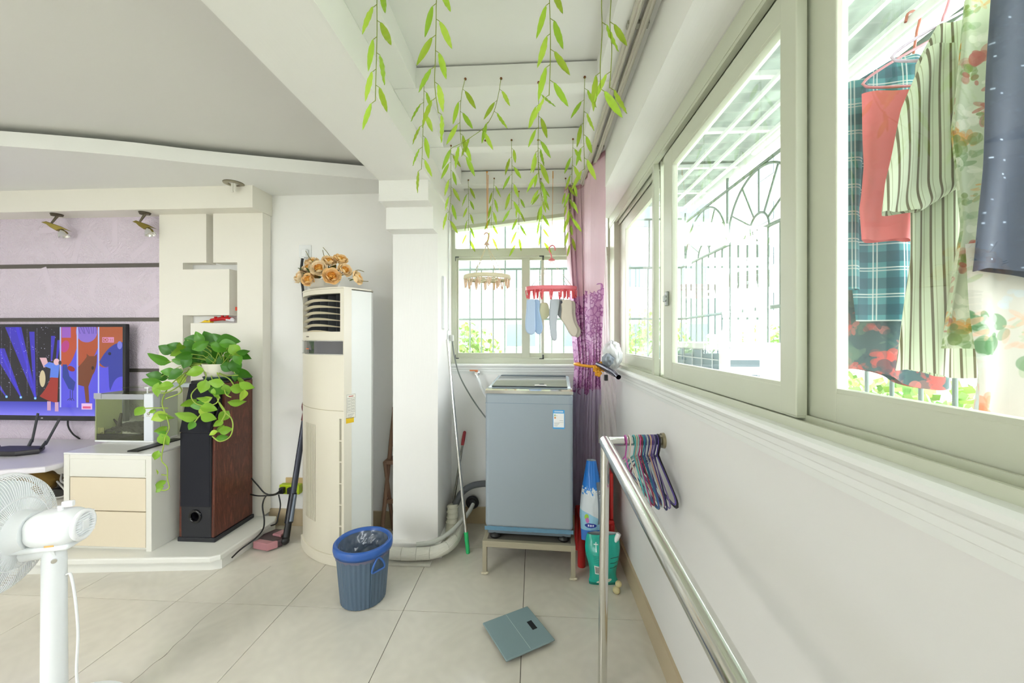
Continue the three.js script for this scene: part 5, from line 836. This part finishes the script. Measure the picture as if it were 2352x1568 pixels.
    for (let k = 1; k <= n; k++) {
      if (sparse && k % 3 && k < n - 1) continue;
      const p = cv.getPointAt(Math.min(0.995, k / n)), side = k % 2 ? 1 : -1, o = part('leaf', lf[k % 2], lm[(k * 5 + i * 3) % 4], t);
      o.position.copy(p); const a = side * rr(0.12, 0.6);
      o.position.x += side * 0.011; o.position.y -= 0.008; o.rotation.order = 'ZYX'; o.rotation.set(rr(-0.15, 0.15), rr(-0.7, 0.7), a); o.scale.setScalar(rr(0.9, 1.18));
      part('leaf_stalk', rod([p.x, p.y, p.z], [o.position.x, o.position.y, o.position.z], 0.001, 0.001, 5), sm, t);
    }
  });
  const bare = [-0.2739, 2.4789, -2.17];
  solo('nail', sph(0.0055, bare[0], bare[1], bare[2]), nm, 'bare rusty nail in the second cross rail', 'nail');
}
// ================= clip racks on orange strings =================
{
  const clip = join(B(-0.004, 0.004, -0.012, 0.03, -0.0025, 0.0015, 0.001).rotateX(0.16).translate(0, -0.03, 0.004), B(-0.004, 0.004, -0.012, 0.03, -0.0015, 0.0025, 0.001).rotateX(-0.16).translate(0, -0.03, -0.004), rod([0, -0.028, -0.006], [0, -0.028, 0.006], 0.0032, 0.0032, 8), rod([0, 0, 0], [0, -0.012, 0], 0.0012, 0.0012, 5)).scale(1.15, 1.25, 1.25);
  const Z = 2.655, ys = 2.5006;
  const c = [-0.3219, 1.7748, -2.655], top = [-0.3219, 2.0747, -2.655];
  {
    const t = thing('clip_rack', 'round cream drying rack with empty pegs', 'drying rack', [c[0], c[1] - 0.07, c[2]]);
    const m = mat('#dbd2b2', 0.5), pm = mat('#e3c3a6', 0.5), Q = (p) => [p[0] - c[0], p[1] - c[1] + 0.07, p[2] - c[2]];
    part('ring', lathe([[0.148, 0.062], [0.16, 0.062], [0.163, 0.07], [0.16, 0.088], [0.155, 0.088], [0.151, 0.074]], 56), m, t);
    part('inner_ring', new THREE.TorusGeometry(0.085, 0.004, 8, 40).rotateX(Math.PI / 2).translate(0, 0.066, 0), m, t);
    for (let k = 0; k < 3; k++) part('spoke', rod([-Math.cos(k * 1.047) * 0.155, 0.066, -Math.sin(k * 1.047) * 0.155], [Math.cos(k * 1.047) * 0.155, 0.066, Math.sin(k * 1.047) * 0.155], 0.005, 0.005, 8), m, t);
    for (let k = 0; k < 14; k++) { const a = k / 14 * 6.2832, o = part('peg', clip, pm, t); o.position.set(Math.cos(a) * 0.15, 0.062, Math.sin(a) * 0.15); o.rotation.y = rr(0, 3); }
    for (let k = 0; k < 6; k++) { const a = k / 6 * 6.2832 + 0.3, o = part('peg', clip, pm, t); o.position.set(Math.cos(a) * 0.085, 0.062, Math.sin(a) * 0.085); o.rotation.y = rr(0, 3); }
    const hk = Q([-0.3249, 2.0088, -2.655]);
    part('cone', lathe([[0, 0.02], [0.008, 0.02], [0.02, 0.0], [0, -0.002]], 18).translate(hk[0], hk[1], hk[2]), pm, t);
    part('hook', tube([[hk[0], hk[1] + 0.02, 0], [hk[0] + 0.014, hk[1] + 0.05, 0], [hk[0] + 0.01, hk[1] + 0.075, 0], [hk[0] - 0.006, hk[1] + 0.083, 0], [hk[0] - 0.018, hk[1] + 0.07, 0]], 0.004, 30, 8), mat('#d8a37c', 0.4), t);
    for (let k = 0; k < 4; k++) { const a = k * 1.5708 + 0.5, A = [hk[0], hk[1], hk[2]], E = [Math.cos(a) * 0.13, 0.085, Math.sin(a) * 0.13], ch = []; for (let j = 0; j < 7; j++) { const u = (j + 0.5) / 7; ch.push(new THREE.TorusGeometry(0.009, 0.0022, 5, 12).scale(0.45, 1.6, 1).rotateY(j % 2 ? 1.57 : 0).applyQuaternion(new THREE.Quaternion().setFromUnitVectors(new THREE.Vector3(0, 1, 0), V(E).sub(V(A)).normalize())).translate(A[0] + (E[0] - A[0]) * u, A[1] + (E[1] - A[1]) * u, A[2] + (E[2] - A[2]) * u)); } part('chain', join(ch), m, t); }
    const s = [-0.3279, 2.5268, -2.695], e = [-0.3225, 2.0881, -2.66];
    solo('string', join(rod(s, e, 0.0022, 0.0022, 6), rod([s[0] + 0.008, s[1] - 0.02, s[2]], [e[0] + 0.005, e[1] + 0.12, e[2]], 0.0018, 0.0018, 6), sph(0.006, s[0], s[1], s[2])), mat('#ef9c1c', 0.6), 'orange string holding the cream drying rack', 'string');
  }
  {
    const c = [0.1139, 1.6903, -2.58], t = thing('clip_rack', 'red oval drying rack with socks pegged to it', 'drying rack', [c[0], c[1] - 0.07, c[2]]);
    const m = mat('#f0808a', 0.4), pm = mat('#e45c64', 0.4), W = 0.165, D = 0.085;
    const ring = (a, b) => { const sh = new THREE.Shape(); sh.absellipse(0, 0, a, b, 0, Math.PI * 2); const h = new THREE.Path(); h.absellipse(0, 0, a - 0.012, b - 0.012, 0, Math.PI * 2, true); sh.holes.push(h); const g = ext(sh, 0.018, 0.003); g.rotateX(Math.PI / 2); return g.translate(0, 0.084, 0); };
    part('ring', ring(W + 0.004, D), m, t);
    for (const x of [-0.09, 0, 0.09]) part('spoke', rod([x, 0.074, -D * 0.85], [x, 0.074, D * 0.85], 0.004, 0.004, 8), m, t);
    for (let k = 0; k < 16; k++) { const a = k / 16 * 6.2832, o = part('peg', clip, pm, t); o.position.set(Math.cos(a) * (W - 0.006), 0.062, Math.sin(a) * (D - 0.008)); o.rotation.y = rr(0, 3); }
    for (const x of [-0.09, 0, 0.09]) for (const z of [-0.04, 0.04]) { const o = part('peg', clip, pm, t); o.position.set(x, 0.066, z); o.rotation.y = rr(0, 3); }
    const hk = [0.003, 1.8809 - c[1] + 0.07, 0];
    part('cap', lathe([[0, 0.016], [0.007, 0.016], [0.022, 0.003], [0.022, -0.002], [0, -0.002]], 18).translate(...hk), m, t);
    part('hook', tube([[hk[0] - 0.001, hk[1] + 0.014, 0], [hk[0] - 0.004, hk[1] + 0.04, 0], [hk[0] - 0.016, hk[1] + 0.065, 0], [hk[0] - 0.012, hk[1] + 0.09, 0], [hk[0] + 0.006, hk[1] + 0.1, 0], [hk[0] + 0.02, hk[1] + 0.088, 0], [hk[0] + 0.022, hk[1] + 0.066, 0]], 0.0042, 40, 8), m, t);
    const sg = mat('#d8cdb8', 0.6);
    for (const [x, z] of [[-0.13, 0.05], [-0.1, -0.06], [0.13, 0.05], [0.12, -0.06]]) part('cord', rod(hk, [x, 0.084, z], 0.0016, 0.0016, 6), sg, t);
    const s = [0.1309, 2.5217, -2.695], e = [0.1198, 1.983, -2.585];
    solo('string', join(rod(s, e, 0.0014, 0.0014, 6), rod([s[0], s[1] - 0.05, s[2]], s, 0.0034, 0.003, 6)), mat('#e29a2a', 0.6), 'thin orange string holding the red drying rack', 'string');
    // socks
    const sock = (pts, depth) => { const sh = new THREE.Shape(); sh.moveTo(...pts[0]); const cv = new THREE.SplineCurve(pts.map((p) => new THREE.Vector2(...p)).concat([new THREE.Vector2(...pts[0])])); const g = ext(new THREE.Shape(cv.getPoints(40)), depth, depth * 0.45); return g.translate(0, 0, -depth / 2); };
    const sk = (name, u, v, Zs, pts, col, label, turn, cuff) => { const p = [0.1139, 1.6903, -2.58], q = [p[0] + (u - 1266) * 0.0029, p[1] - (v - 664) * 0.0029, -Zs]; const o = thing(name, label, 'sock', q, turn, 'socks pegged to the red rack'); part('knit', sock(pts, 0.014), mat(col, 0.9, 0, { bumpMap: plasterTex, bumpScale: 0.002 }), o); if (cuff) part('cuff', B(-0.032, 0.032, -0.022, 0.0, -0.013, 0.013, 0.006), mat(cuff, 0.9), o, 'dark ribbed cuff'); return o; };
    const S1 = [[-0.025, 0], [0.025, 0], [0.03, -0.08], [0.032, -0.15], [0.028, -0.21], [0.0, -0.225], [-0.03, -0.2], [-0.034, -0.14], [-0.028, -0.07]];
    const S2 = [[-0.02, 0], [0.028, 0], [0.03, -0.07], [0.044, -0.13], [0.05, -0.19], [0.03, -0.225], [0.0, -0.2], [-0.012, -0.12], [-0.02, -0.06]];
    const S3 = [[-0.03, 0], [0.034, 0], [0.04, -0.08], [0.052, -0.14], [0.075, -0.19], [0.06, -0.23], [0.03, -0.22], [-0.01, -0.15], [-0.03, -0.12], [-0.026, -0.06]];
    sk('sock', 1219, 690, 2.53, S1, '#b3c6dc', 'pale blue sock on the red rack, the leftmost', 0.1); sk('sock', 1229, 690, 2.55, S2, '#a3bcd8', 'pale blue sock on the red rack, second from left', -0.2);
    sk('sock', 1249, 696, 2.56, [[-0.02, 0], [0.02, 0], [0.036, -0.04], [0.034, -0.085], [0.0, -0.11], [-0.034, -0.1], [-0.03, -0.05]], '#c9c6a4', 'bunched olive-cream sock in the middle of the red rack', 0);
    sk('sock', 1273, 690, 2.53, [[-0.03, 0], [0.03, 0], [0.02, -0.09], [0.012, -0.16], [0.014, -0.25], [-0.006, -0.265], [-0.024, -0.24], [-0.034, -0.16], [-0.036, -0.11]], '#b9bfc4', 'long grey sock on the red rack', 0.15); sk('sock', 1284, 690, 2.55, [[-0.03, 0], [0.028, 0], [0.034, -0.09], [0.01, -0.12], [-0.01, -0.1], [-0.024, -0.06]], '#a5abb0', 'short grey sock folded beside the long grey sock', -0.1);
    sk('sock', 1297, 692, 2.51, S3, '#cfc6b4', 'ribbed beige sock with a dark cuff on the red rack', 0.1, '#4a4d56'); sk('sock', 1306, 694, 2.54, S3, '#bdb7a8', 'beige sock with a dark cuff next to the curtain', -0.15, '#4f525c');
  }
}

// ================= outside the windows =================
const GX = 1.3;
const pale = mat('#66766c', 0.5, 0.1);
{
  // flat awning over the drying space: white bars under ribbed clear sheets
  const t = thing('awning', 'clear ribbed awning on white bars outside the long window', 'awning', [0.98, 2.46, -1.0]);
  for (const x of [0.68, 0.78, 0.9, 1.02, 1.14, 1.26]) wpart('long_bar', B(x - 0.009, x + 0.009, 2.452, 2.47, -3.4, 1.6), M.white, t);
  for (let z = -3.03; z < 1.6; z += 0.444) wpart('cross_bar', B(0.662, 1.34, 2.47, 2.492, z - 0.014, z + 0.014), M.white, t);
  wpart('edge_bar', B(1.31, 1.345, 2.44, 2.495, -3.4, 1.6), M.white, t);
  const rib = field(128, (u, v) => { const l = 0.62 + 0.16 * tn(u, v * 0.3, 18) + 0.2 * Math.abs(tn(u, v, 5, 4)); return [180 * l, 198 * l, 180 * l]; }); rib.colorSpace = THREE.SRGBColorSpace;
  const rm = new THREE.MeshPhysicalMaterial({ color: '#ffffff', map: rib, roughness: 0.9, transmission: 0.35, thickness: 0, side: THREE.DoubleSide });
  for (let k = 0; k < 6; k++) { const z0 = -3.42 + k * 0.84; wpart('clear_sheet', sheet((s, q) => [0.66 + s * 0.72, 2.5 + 0.006 * Math.sin(q * 70) + 0.012 * noise.noise(s * 3, q * 3, k), z0 + q * 0.86], 8, 84), rm, t); }
}
function grille(name, label, along, z0, z1, mk) {
  const t = thing(name, label, 'grille', mk(0, 0.82, (z0 + z1) / 2));
  const W = (g, n) => wpart(n, g, pale, t);
  for (const y of [0.85, 1.537, 1.99]) W(rod(mk(0, y, z0), mk(0, y, z1), 0.011, 0.011, 6), 'rail');
  for (let z = z0; z <= z1 + 1e-6; z += 0.106) W(rod(mk(0, 0.83, z), mk(0, 1.99, z), 0.0068, 0.0068, 6), 'bar');
  return [t, W];
}
{
  const [t, W] = grille('security_grille', 'pale steel security grille with arches outside the long window', 'z', -3.5, 0.9, (a, y, z) => [GX, y, z]);
  for (let k = -4; k <= 1; k++) {
    const c = -2.32 - 0.73 * k; if (c > 0.9) continue;
    const arc = (r, n) => Array.from({ length: n + 1 }, (_, i) => [GX, 1.99 + Math.sin(Math.PI * i / n) * r, c + Math.cos(Math.PI * i / n) * r]);
    W(tube(arc(0.36, 16), 0.008, 40, 6), 'arch'); W(tube(arc(0.1, 10), 0.007, 24, 6), 'small_arch');
    for (let i = 1; i < 6; i++) { const a = Math.PI * i / 6; W(rod([GX, 1.99 + Math.sin(a) * 0.1, c + Math.cos(a) * 0.1], [GX, 1.99 + Math.sin(a) * 0.355, c + Math.cos(a) * 0.355], 0.006, 0.006, 6), 'spoke'); }
    W(rod([GX, 1.99, c - 0.365], [GX, 2.44, c - 0.365], 0.009, 0.009, 6), 'post');
  }
  W(rod([GX, 2.36, -3.5], [GX, 2.36, 0.9], 0.011, 0.011, 6), 'rail');
  const [t2, W2] = grille('security_grille', 'pale steel bars outside the balcony end window', 'x', -0.9, 1.3, (a, y, x) => [x, y, -3.5]);
  W2(rod([-0.9, 2.42, -3.5], [1.3, 2.42, -3.5], 0.012, 0.012, 6), 'rail');
  for (let x = -0.9; x < 1.3; x += 0.32) W2(rod([x, 1.99, -3.5], [x, 2.42, -3.5], 0.008, 0.008, 6), 'bar');
  // drying ledge
  struct('floor_ledge', join(B(0.66, 1.36, 0.72, 0.8, -3.55, 1.2), B(-0.95, 0.66, 0.72, 0.8, -3.55, -2.97)), mat('#cfcfc8', 0.8), 'concrete drying ledge outside the windows');
}
{
  // little roof outside the end window
  const t = thing('end_awning', 'white slanted roof bars outside the end window', 'awning', [0, 2.5, -3.2]);
  for (let k = 0; k < 5; k++) wpart('rafter', rod([-0.75 + k * 0.3, 2.5, -2.98], [-0.75 + k * 0.3, 2.36, -3.44], 0.014, 0.014, 6), M.white, t);
  for (const q of [0.3, 0.75]) wpart('purlin', rod([-0.8, 2.515 - 0.14 * q, -2.98 - 0.46 * q], [0.64, 2.515 - 0.14 * q, -2.98 - 0.46 * q], 0.01, 0.01, 6), M.white, t);
  wpart('sheet', sheet((s, q) => [-0.85 + s * 1.5, 2.53 - 0.15 * q + 0.004 * Math.sin(s * 150), -2.98 - q * 0.5], 100, 3), new THREE.MeshPhysicalMaterial({ color: '#b9c6c2', roughness: 0.9, transmission: 0.4, thickness: 0, side: THREE.DoubleSide }), t);
}
{
  // outdoor unit of the air conditioner
  const t = thing('outdoor_unit', 'white outdoor air conditioner unit on the ledge', 'air conditioner', [0.96, 0.8, -2.05]);
  const x0 = 0.8, x1 = 1.12, z0 = -2.42, z1 = -1.70, y0 = 0.83, y1 = 1.345;
  wpart('casing', join(B(x0 + 0.012, x1, y0, y1, z0, z1, 0.01), B(x0, x0 + 0.03, y1 - 0.03, y1, z0, z1, 0.004), B(x0, x0 + 0.03, y0, y1 - 0.001, z1 - 0.03, z1, 0.004)), M.white, t);
  wpart('coil', B(x0 + 0.004, x0 + 0.013, y0 + 0.03, y1 - 0.035, z0 + 0.02, z1 - 0.035), mat('#7b93a0', 0.5, 0.2), t);
  for (let k = 0; k < 6; k++) wpart('coil_wire', rod([x0, y0 + 0.02, z0 + 0.08 + k * 0.11], [x0, y1 - 0.03, z0 + 0.08 + k * 0.11], 0.003, 0.003, 5), mat('#d5dde0', 0.4), t);
  for (let k = 0; k < 4; k++) wpart('coil_wire', rod([x0, y0 + 0.08 + k * 0.12, z0], [x0, y0 + 0.08 + k * 0.12, z1 - 0.03], 0.003, 0.003, 5), mat('#d5dde0', 0.4), t);
  for (let k = 0; k < 4; k++) wpart('vent', B(x0 + 0.035, x0 + 0.155, y1 - 0.10 - k * 0.062, y1 - 0.072 - k * 0.062, z1 - 0.004, z1 + 0.002, 0.001), mat('#6f8088', 0.6), t);  // vent slots drawn as flat blue-grey strips on the casing
  for (const x of [x0 + 0.03, x1 - 0.04]) wpart('screw', sph(0.005, x, y1 - 0.02, z1), mat('#8a8f90', 0.4, 0.6), t);
  wpart('feet', join(B(x0 + 0.02, x1 - 0.02, 0.8, 0.831, z0 + 0.1, z0 + 0.15), B(x0 + 0.02, x1 - 0.02, 0.8, 0.831, z1 - 0.15, z1 - 0.1)), M.black, t);
}
// ---- washing on the drying pole ----
{
  const PX_ = 1.067, PYy = 2.268;
  const t = thing('drying_pole', 'white drying pole hanging under the awning', 'pole', [PX_, PYy, -1.0]);
  wpart('pole', rod([PX_, PYy, -1.95], [PX_, PYy, 0.6], 0.013, 0.013, 12), M.white, t);
  for (const z of [-1.7, -0.35]) wpart('strut', B(PX_ - 0.01, PX_ + 0.01, PYy, 2.452, z - 0.006, z + 0.006), M.white, t);
  const cloth = (name, label, cat, rows, z, tex, amp, n, ph, scale, opt = {}) => {
    // rows: [y, left x, right x] from the top down
    const ys = rows.map((r) => r[0]), at = (q) => { const y = ys[0] + (ys[ys.length - 1] - ys[0]) * q; let i = 0; while (i < rows.length - 2 && rows[i + 1][0] > y) i++; const a = rows[i], b = rows[i + 1], k = (a[0] - y) / (a[0] - b[0]); return [y, a[1] + (b[1] - a[1]) * k, a[2] + (b[2] - a[2]) * k]; };
    const f = (sg) => (s, q) => { const [y, l, r] = at(q), w = Math.sin(s * n * 6.2832 + ph + 1.4 * q) * 0.6 + 0.5 * noise.noise(s * n * 1.3, q * 2.2, ph), edge = Math.sqrt(Math.max(0, 1 - (2 * s - 1) ** 2)); return [l + (r - l) * s, y + (opt.hem ? q * opt.hem * Math.sin(s * 5 + ph) : 0), z + amp * w * (0.25 + 0.75 * q) + sg * 0.016 * edge]; };
    const g = sheet(f(1), 60, 36), p = g.attributes.position, uv = g.attributes.uv; for (let i = 0; i < p.count; i++) uv.setXY(i, (p.getX(i) + 0.4 * p.getZ(i)) * scale, p.getY(i) * scale + (opt.lean || 0) * p.getX(i) * scale);
    const g2 = sheet(f(-1), 60, 36), p2 = g2.attributes.position, uv2 = g2.attributes.uv; for (let i = 0; i < p2.count; i++) uv2.setXY(i, p2.getX(i) * scale, p2.getY(i) * scale);
    const m = new THREE.MeshPhysicalMaterial({ map: tex || null, color: opt.color || '#ffffff', roughness: 0.95, transmission: 0.12, thickness: 0, side: THREE.DoubleSide });
    const o = opt.parent || thing(name, label, cat, [(rows[0][1] + rows[0][2]) / 2, ys[ys.length - 1], z]);
    wpart(opt.part || 'front', g, m, o); wpart(opt.part ? opt.part + '_lining' : 'back', g2, m, o);
    return o;
  };
  const hanger = (col, z, label, y = 2.06) => { const h = thing('clothes_hanger', label, 'hanger', [PX_, y, z], 0, 'hangers on the drying pole'); const m = mat(col, 0.4); part('hook', tube([[-0.02, PYy - y - 0.01, 0], [-0.013, PYy - y + 0.014, 0], [0.004, PYy - y + 0.02, 0], [0.018, PYy - y + 0.005, 0], [0.01, PYy - y - 0.04, 0], [0, 0.05, 0], [0, 0.0, 0]], 0.0035, 30, 7), m, h); part('arms', tube([[0, 0.005, 0], [0.06, -0.02, 0], [0.19, -0.1, 0], [0.2, -0.115, 0], [0.19, -0.12, 0], [0, -0.12, 0], [-0.19, -0.12, 0], [-0.2, -0.115, 0], [-0.19, -0.1, 0], [-0.06, -0.02, 0]], 0.0035, 60, 7, true), m, h); return h; };
  const plaid = canvas(256, 256, (c) => { c.fillStyle = '#4a8f94'; c.fillRect(0, 0, 256, 256); c.fillStyle = 'rgba(34,72,86,0.5)'; for (let i = 0; i < 4; i++) { c.fillRect(i * 64 + 8, 0, 26, 256); c.fillRect(0, i * 64 + 8, 256, 26); } c.fillStyle = 'rgba(214,214,205,0.85)'; for (let i = 0; i < 4; i++) { c.fillRect(i * 64 + 44, 0, 3, 256); c.fillRect(i * 64 + 52, 0, 3, 256); c.fillRect(0, i * 64 + 46, 256, 3); c.fillRect(0, i * 64 + 53, 256, 2.5); } }, true);
  const stripes = canvas(128, 32, (c) => { c.fillStyle = '#d9e4c8'; c.fillRect(0, 0, 128, 32); for (let i = 0; i < 4; i++) { c.fillStyle = '#6f6a4e'; c.fillRect(i * 32 + 10, 0, 7, 32); c.fillStyle = '#aeb68f'; c.fillRect(i * 32 + 24, 0, 2, 32); } }, true);
  const flowers = (bg, cols, n, r) => canvas(512, 512, (c) => {   // loose watercolour blooms and leaves
    c.fillStyle = bg; c.fillRect(0, 0, 512, 512);
    for (let i = 0; i < n; i++) { const x = 512 * rnd(), y = 512 * rnd(), col = cols[i % cols.length], rad = r * rr(0.5, 1.4), m = 4 + Math.floor(7 * rnd()), leafy = i % 3 === 1;
      for (let k = 0; k < m; k++) { c.globalAlpha = rr(0.25, 0.7); c.fillStyle = col; const px = x + rr(-1, 1) * rad * 0.8, py = y + rr(-1, 1) * rad * 0.8, w = rad * rr(0.25, 0.6), h = leafy ? w * 0.35 : w * rr(0.5, 1), a = rr(0, 6); for (const ox of [-512, 0, 512]) for (const oy of [-512, 0, 512]) { if (px + ox < -80 || px + ox > 592 || py + oy < -80 || py + oy > 592) continue; c.beginPath(); c.ellipse(px + ox, py + oy, w, h, a, 0, 7); c.fill(); } } }
    c.globalAlpha = 1;
  }, true);
  const fl1 = flowers('#b9b6aa', ['#cf6f4c', '#8fa07a', '#b5c0b2', '#4a7448', '#d39a7c', '#b3bec2'], 120, 26), fl2 = flowers('#3f5a58', ['#c8564c', '#5f7a66', '#2f4448', '#d0756a'], 120, 34), fl3 = flowers('#c3cfae', ['#d99a4a', '#6f8a3e', '#b05a4a', '#e4e8d0', '#7fa06a'], 140, 30);
  const navy = canvas(256, 256, (c) => { c.fillStyle = '#2e3746'; c.fillRect(0, 0, 256, 256); c.fillStyle = '#9aa6b4'; for (let i = 0; i < 60; i++) c.fillRect(256 * rnd(), 256 * rnd(), 3 + 3 * rnd(), 2); for (let i = 0; i < 900; i++) { c.fillStyle = rnd() > 0.5 ? 'rgba(60,72,88,0.5)' : 'rgba(34,42,58,0.5)'; c.fillRect(256 * rnd(), 256 * rnd(), 4, 2); } }, true);
  const row = (pts) => pts;
  cloth('floral_skirt', 'dark floral skirt with red blooms behind the plaid shirt', 'skirt', [[1.734, 0.9033, 1.2732], [1.5213, 0.8931, 1.2609], [1.242, 0.888, 1.2486]], -1.24, fl2, 0.03, 2.2, 0.4, 2.2, { hem: 0.03 });
  const pl = cloth('plaid_shirt', 'teal plaid shirt hanging behind the window', 'shirt', [[2.1523, 1.0079, 1.112], [2.0849, 0.8968, 1.215], [1.8277, 0.8614, 1.2264], [1.4148, 0.9027, 1.215]], -1.15, plaid, 0.02, 2.4, 1.1, 3.4);
  cloth('', '', '', [[2.0705, 0.8619, 0.9134], [1.9384, 0.8274, 0.9077], [1.6989, 0.8078, 0.8963], [1.5005, 0.8044, 0.8997]], -1.12, plaid, 0.012, 1.2, 2, 3.4, { parent: pl, part: 'sleeve' });
  hanger('#c0705a', -1.155, 'brown-red hanger inside the plaid shirt', 2.1);
  cloth('pink_towel', 'coral pink towel folded over a pink hanger', 'towel', [[2.0077, 0.8595, 1.0347], [1.8192, 0.8617, 1.0347], [1.705, 0.8464, 1.0132], [1.6228, 0.853, 1.0003]], -1.07, null, 0.016, 1.6, 0.3, 2, { color: '#ee7f80' });
  hanger('#e59aa4', -1.075, 'pink hanger under the coral towel', 2.15);
  const ss = cloth('striped_shirt', 'cream and olive striped shirt hanging behind the window', 'shirt', [[2.1172, 0.9672, 1.046], [2.0241, 0.9176, 1.0773], [1.7409, 0.9026, 1.0773], [1.5518, 0.9026, 1.0704], [1.2809, 0.8677, 1.0558]], -0.99, stripes, 0.018, 2.0, 0.9, 11, { hem: 0.01 });
  cloth('', '', '', [[2.0453, 0.9187, 0.9762], [1.9037, 0.8588, 0.9952], [1.7311, 0.8171, 1.0095], [1.6616, 0.8122, 0.8994]], -0.96, stripes, 0.014, 1.3, 0.2, 11, { parent: ss, part: 'sleeve' });
  hanger('#d9c9dc', -0.992, 'lilac hanger inside the striped shirt', 2.16);
  cloth('floral_blouse', 'green and orange floral blouse next to the striped shirt', 'blouse', [[2.1194, 0.9583, 1.0625], [1.8291, 0.9263, 1.076], [1.6155, 0.9583, 1.076], [1.3437, 0.9172, 1.0535]], -0.92, fl3, 0.02, 2.0, 1.9, 2.4);
  cloth('floral_trousers', 'white floral trousers hanging nearest the window edge', 'trousers', [[1.5623, 0.8958, 1.0685], [1.3453, 0.9044, 1.0851], [1.1554, 0.9018, 1.1017]], -0.86, fl1, 0.03, 2.0, 0.2, 1.7);
  cloth('navy_shirt', 'dark navy speckled shirt at the right edge of the window', 'shirt', [[2.0693, 0.8808, 1.0403], [1.9194, 0.8705, 1.0709], [1.6836, 0.8547, 1.0786], [1.4817, 0.8341, 1.0786]], -0.8, navy, 0.022, 1.8, 0.6, 2.6, { hem: 0.02 });
}
// ---- neighbourhood ----
struct('floor_ground', B(-40, 70, -4.2, -4, -70, 40), mat('#9fa38f', 0.95), 'pale ground between the houses');
function house(name, label, wallGeo, rows, place, base) {
  const t = thing(name, label, 'building', base);
  wpart('wall', wallGeo, mat('#e9e6df', 0.9), t);
  const fm = mat('#b4bab5', 0.6), gm = mat('#66737a', 0.15);
  for (const [a, y] of rows) { const w = wpart('window', place(a, y, 0.95, 0.62, 0.12), fm, t); part('pane', place(a, y, 0.82, 0.5, 0.16), gm, w); }
  return t;
}
{
  const rows = []; for (let r = 0; r < 6; r++) for (let k = 0; k < 9; k++) rows.push([-10.5 - k * 3.4, -1.8 + r * 2.65]);
  house('apartment_block', 'pale apartment block facing the long window', B(14, 22, -4, 16, -44, -7), rows, (z, y, w, h, d) => B(14 - d, 14.05, y - h, y + h, z - w, z + w), [18, -4, -25]);
  const rows2 = []; for (let r = 0; r < 5; r++) for (let k = 0; k < 5; k++) rows2.push([-3.2 + k * 2.6, -1.2 + r * 2.7]);
  house('apartment_house', 'pale apartment house beyond the end window', B(-6, 9.5, -4, 13, -26, -18), rows2, (x, y, w, h, d) => B(x - w * 0.8, x + w * 0.8, y - h, y + h, -18.05, -18 + d), [1.5, -4, -22]);
  const leaf = new THREE.PlaneGeometry(0.11, 0.055, 2, 1); const lp = leaf.attributes.position; for (let i = 0; i < lp.count; i++) lp.setZ(i, 0.02 * Math.abs(lp.getX(i)) * 10 - 0.01);
  const tree = (x, y, z, r, n, label, col) => {
    const t = thing('tree', label, 'tree', [x, -4, z], 0, 'trees outside the windows');
    part('trunk', rod([0, 0, 0], [0.05, 4 + y - r * 0.3, 0], 0.14, 0.07, 10), mat('#7a6a55', 0.9), t);
    for (let k = 0; k < 5; k++) part('branch', rod([0.05, 4 + y - r * 0.6, 0], [rr(-0.6, 0.6) * r, 4 + y + rr(-0.2, 0.5) * r, rr(-0.6, 0.6) * r], 0.04, 0.015, 6), mat('#7a6a55', 0.9), t);
    const im = new THREE.InstancedMesh(leaf, mat('#ffffff', 0.6, 0, { transmission: 0.25, thickness: 0 }), n), d = new THREE.Object3D(), c = new THREE.Color();
    for (let i = 0; i < n; i++) { let p; do { p = [rr(-1, 1), rr(-1, 1), rr(-1, 1)]; } while (Math.hypot(...p) > 1); const k = noise.noise(p[0] * 2.3 + x, p[1] * 2.3, p[2] * 2.3); if (k < -0.12 && rnd() < 0.8) { i--; continue; } d.position.set(p[0] * r, 4 + y + p[1] * r * 0.85, p[2] * r); d.rotation.set(rr(0, 6), rr(0, 6), rr(0, 6)); d.scale.setScalar(rr(0.7, 1.5)); d.updateMatrix(); im.setMatrixAt(i, d.matrix); im.setColorAt(i, c.set(col).offsetHSL(rr(-0.03, 0.03), 0, rr(-0.08, 0.08))); }
    im.name = 'foliage'; im.userData.kind = 'stuff'; shade(im); t.add(im);
  };
  tree(3.9, 0.0, -4.3, 1.15, 2600, 'leafy green tree under the hanging washing', '#7fa04a');
  tree(5.6, 0.4, -9.5, 1.5, 2600, 'leafy tree below the apartment block windows', '#86a650');
  tree(3.3, 1.0, -12.5, 1.6, 2400, 'tall leafy tree seen through the far sash', '#8cae58');
  tree(-1.7, 0.9, -8.5, 1.0, 1400, 'thin leafy tree at the left of the end window', '#84a24e');
}
renderer.render(scene, camera);
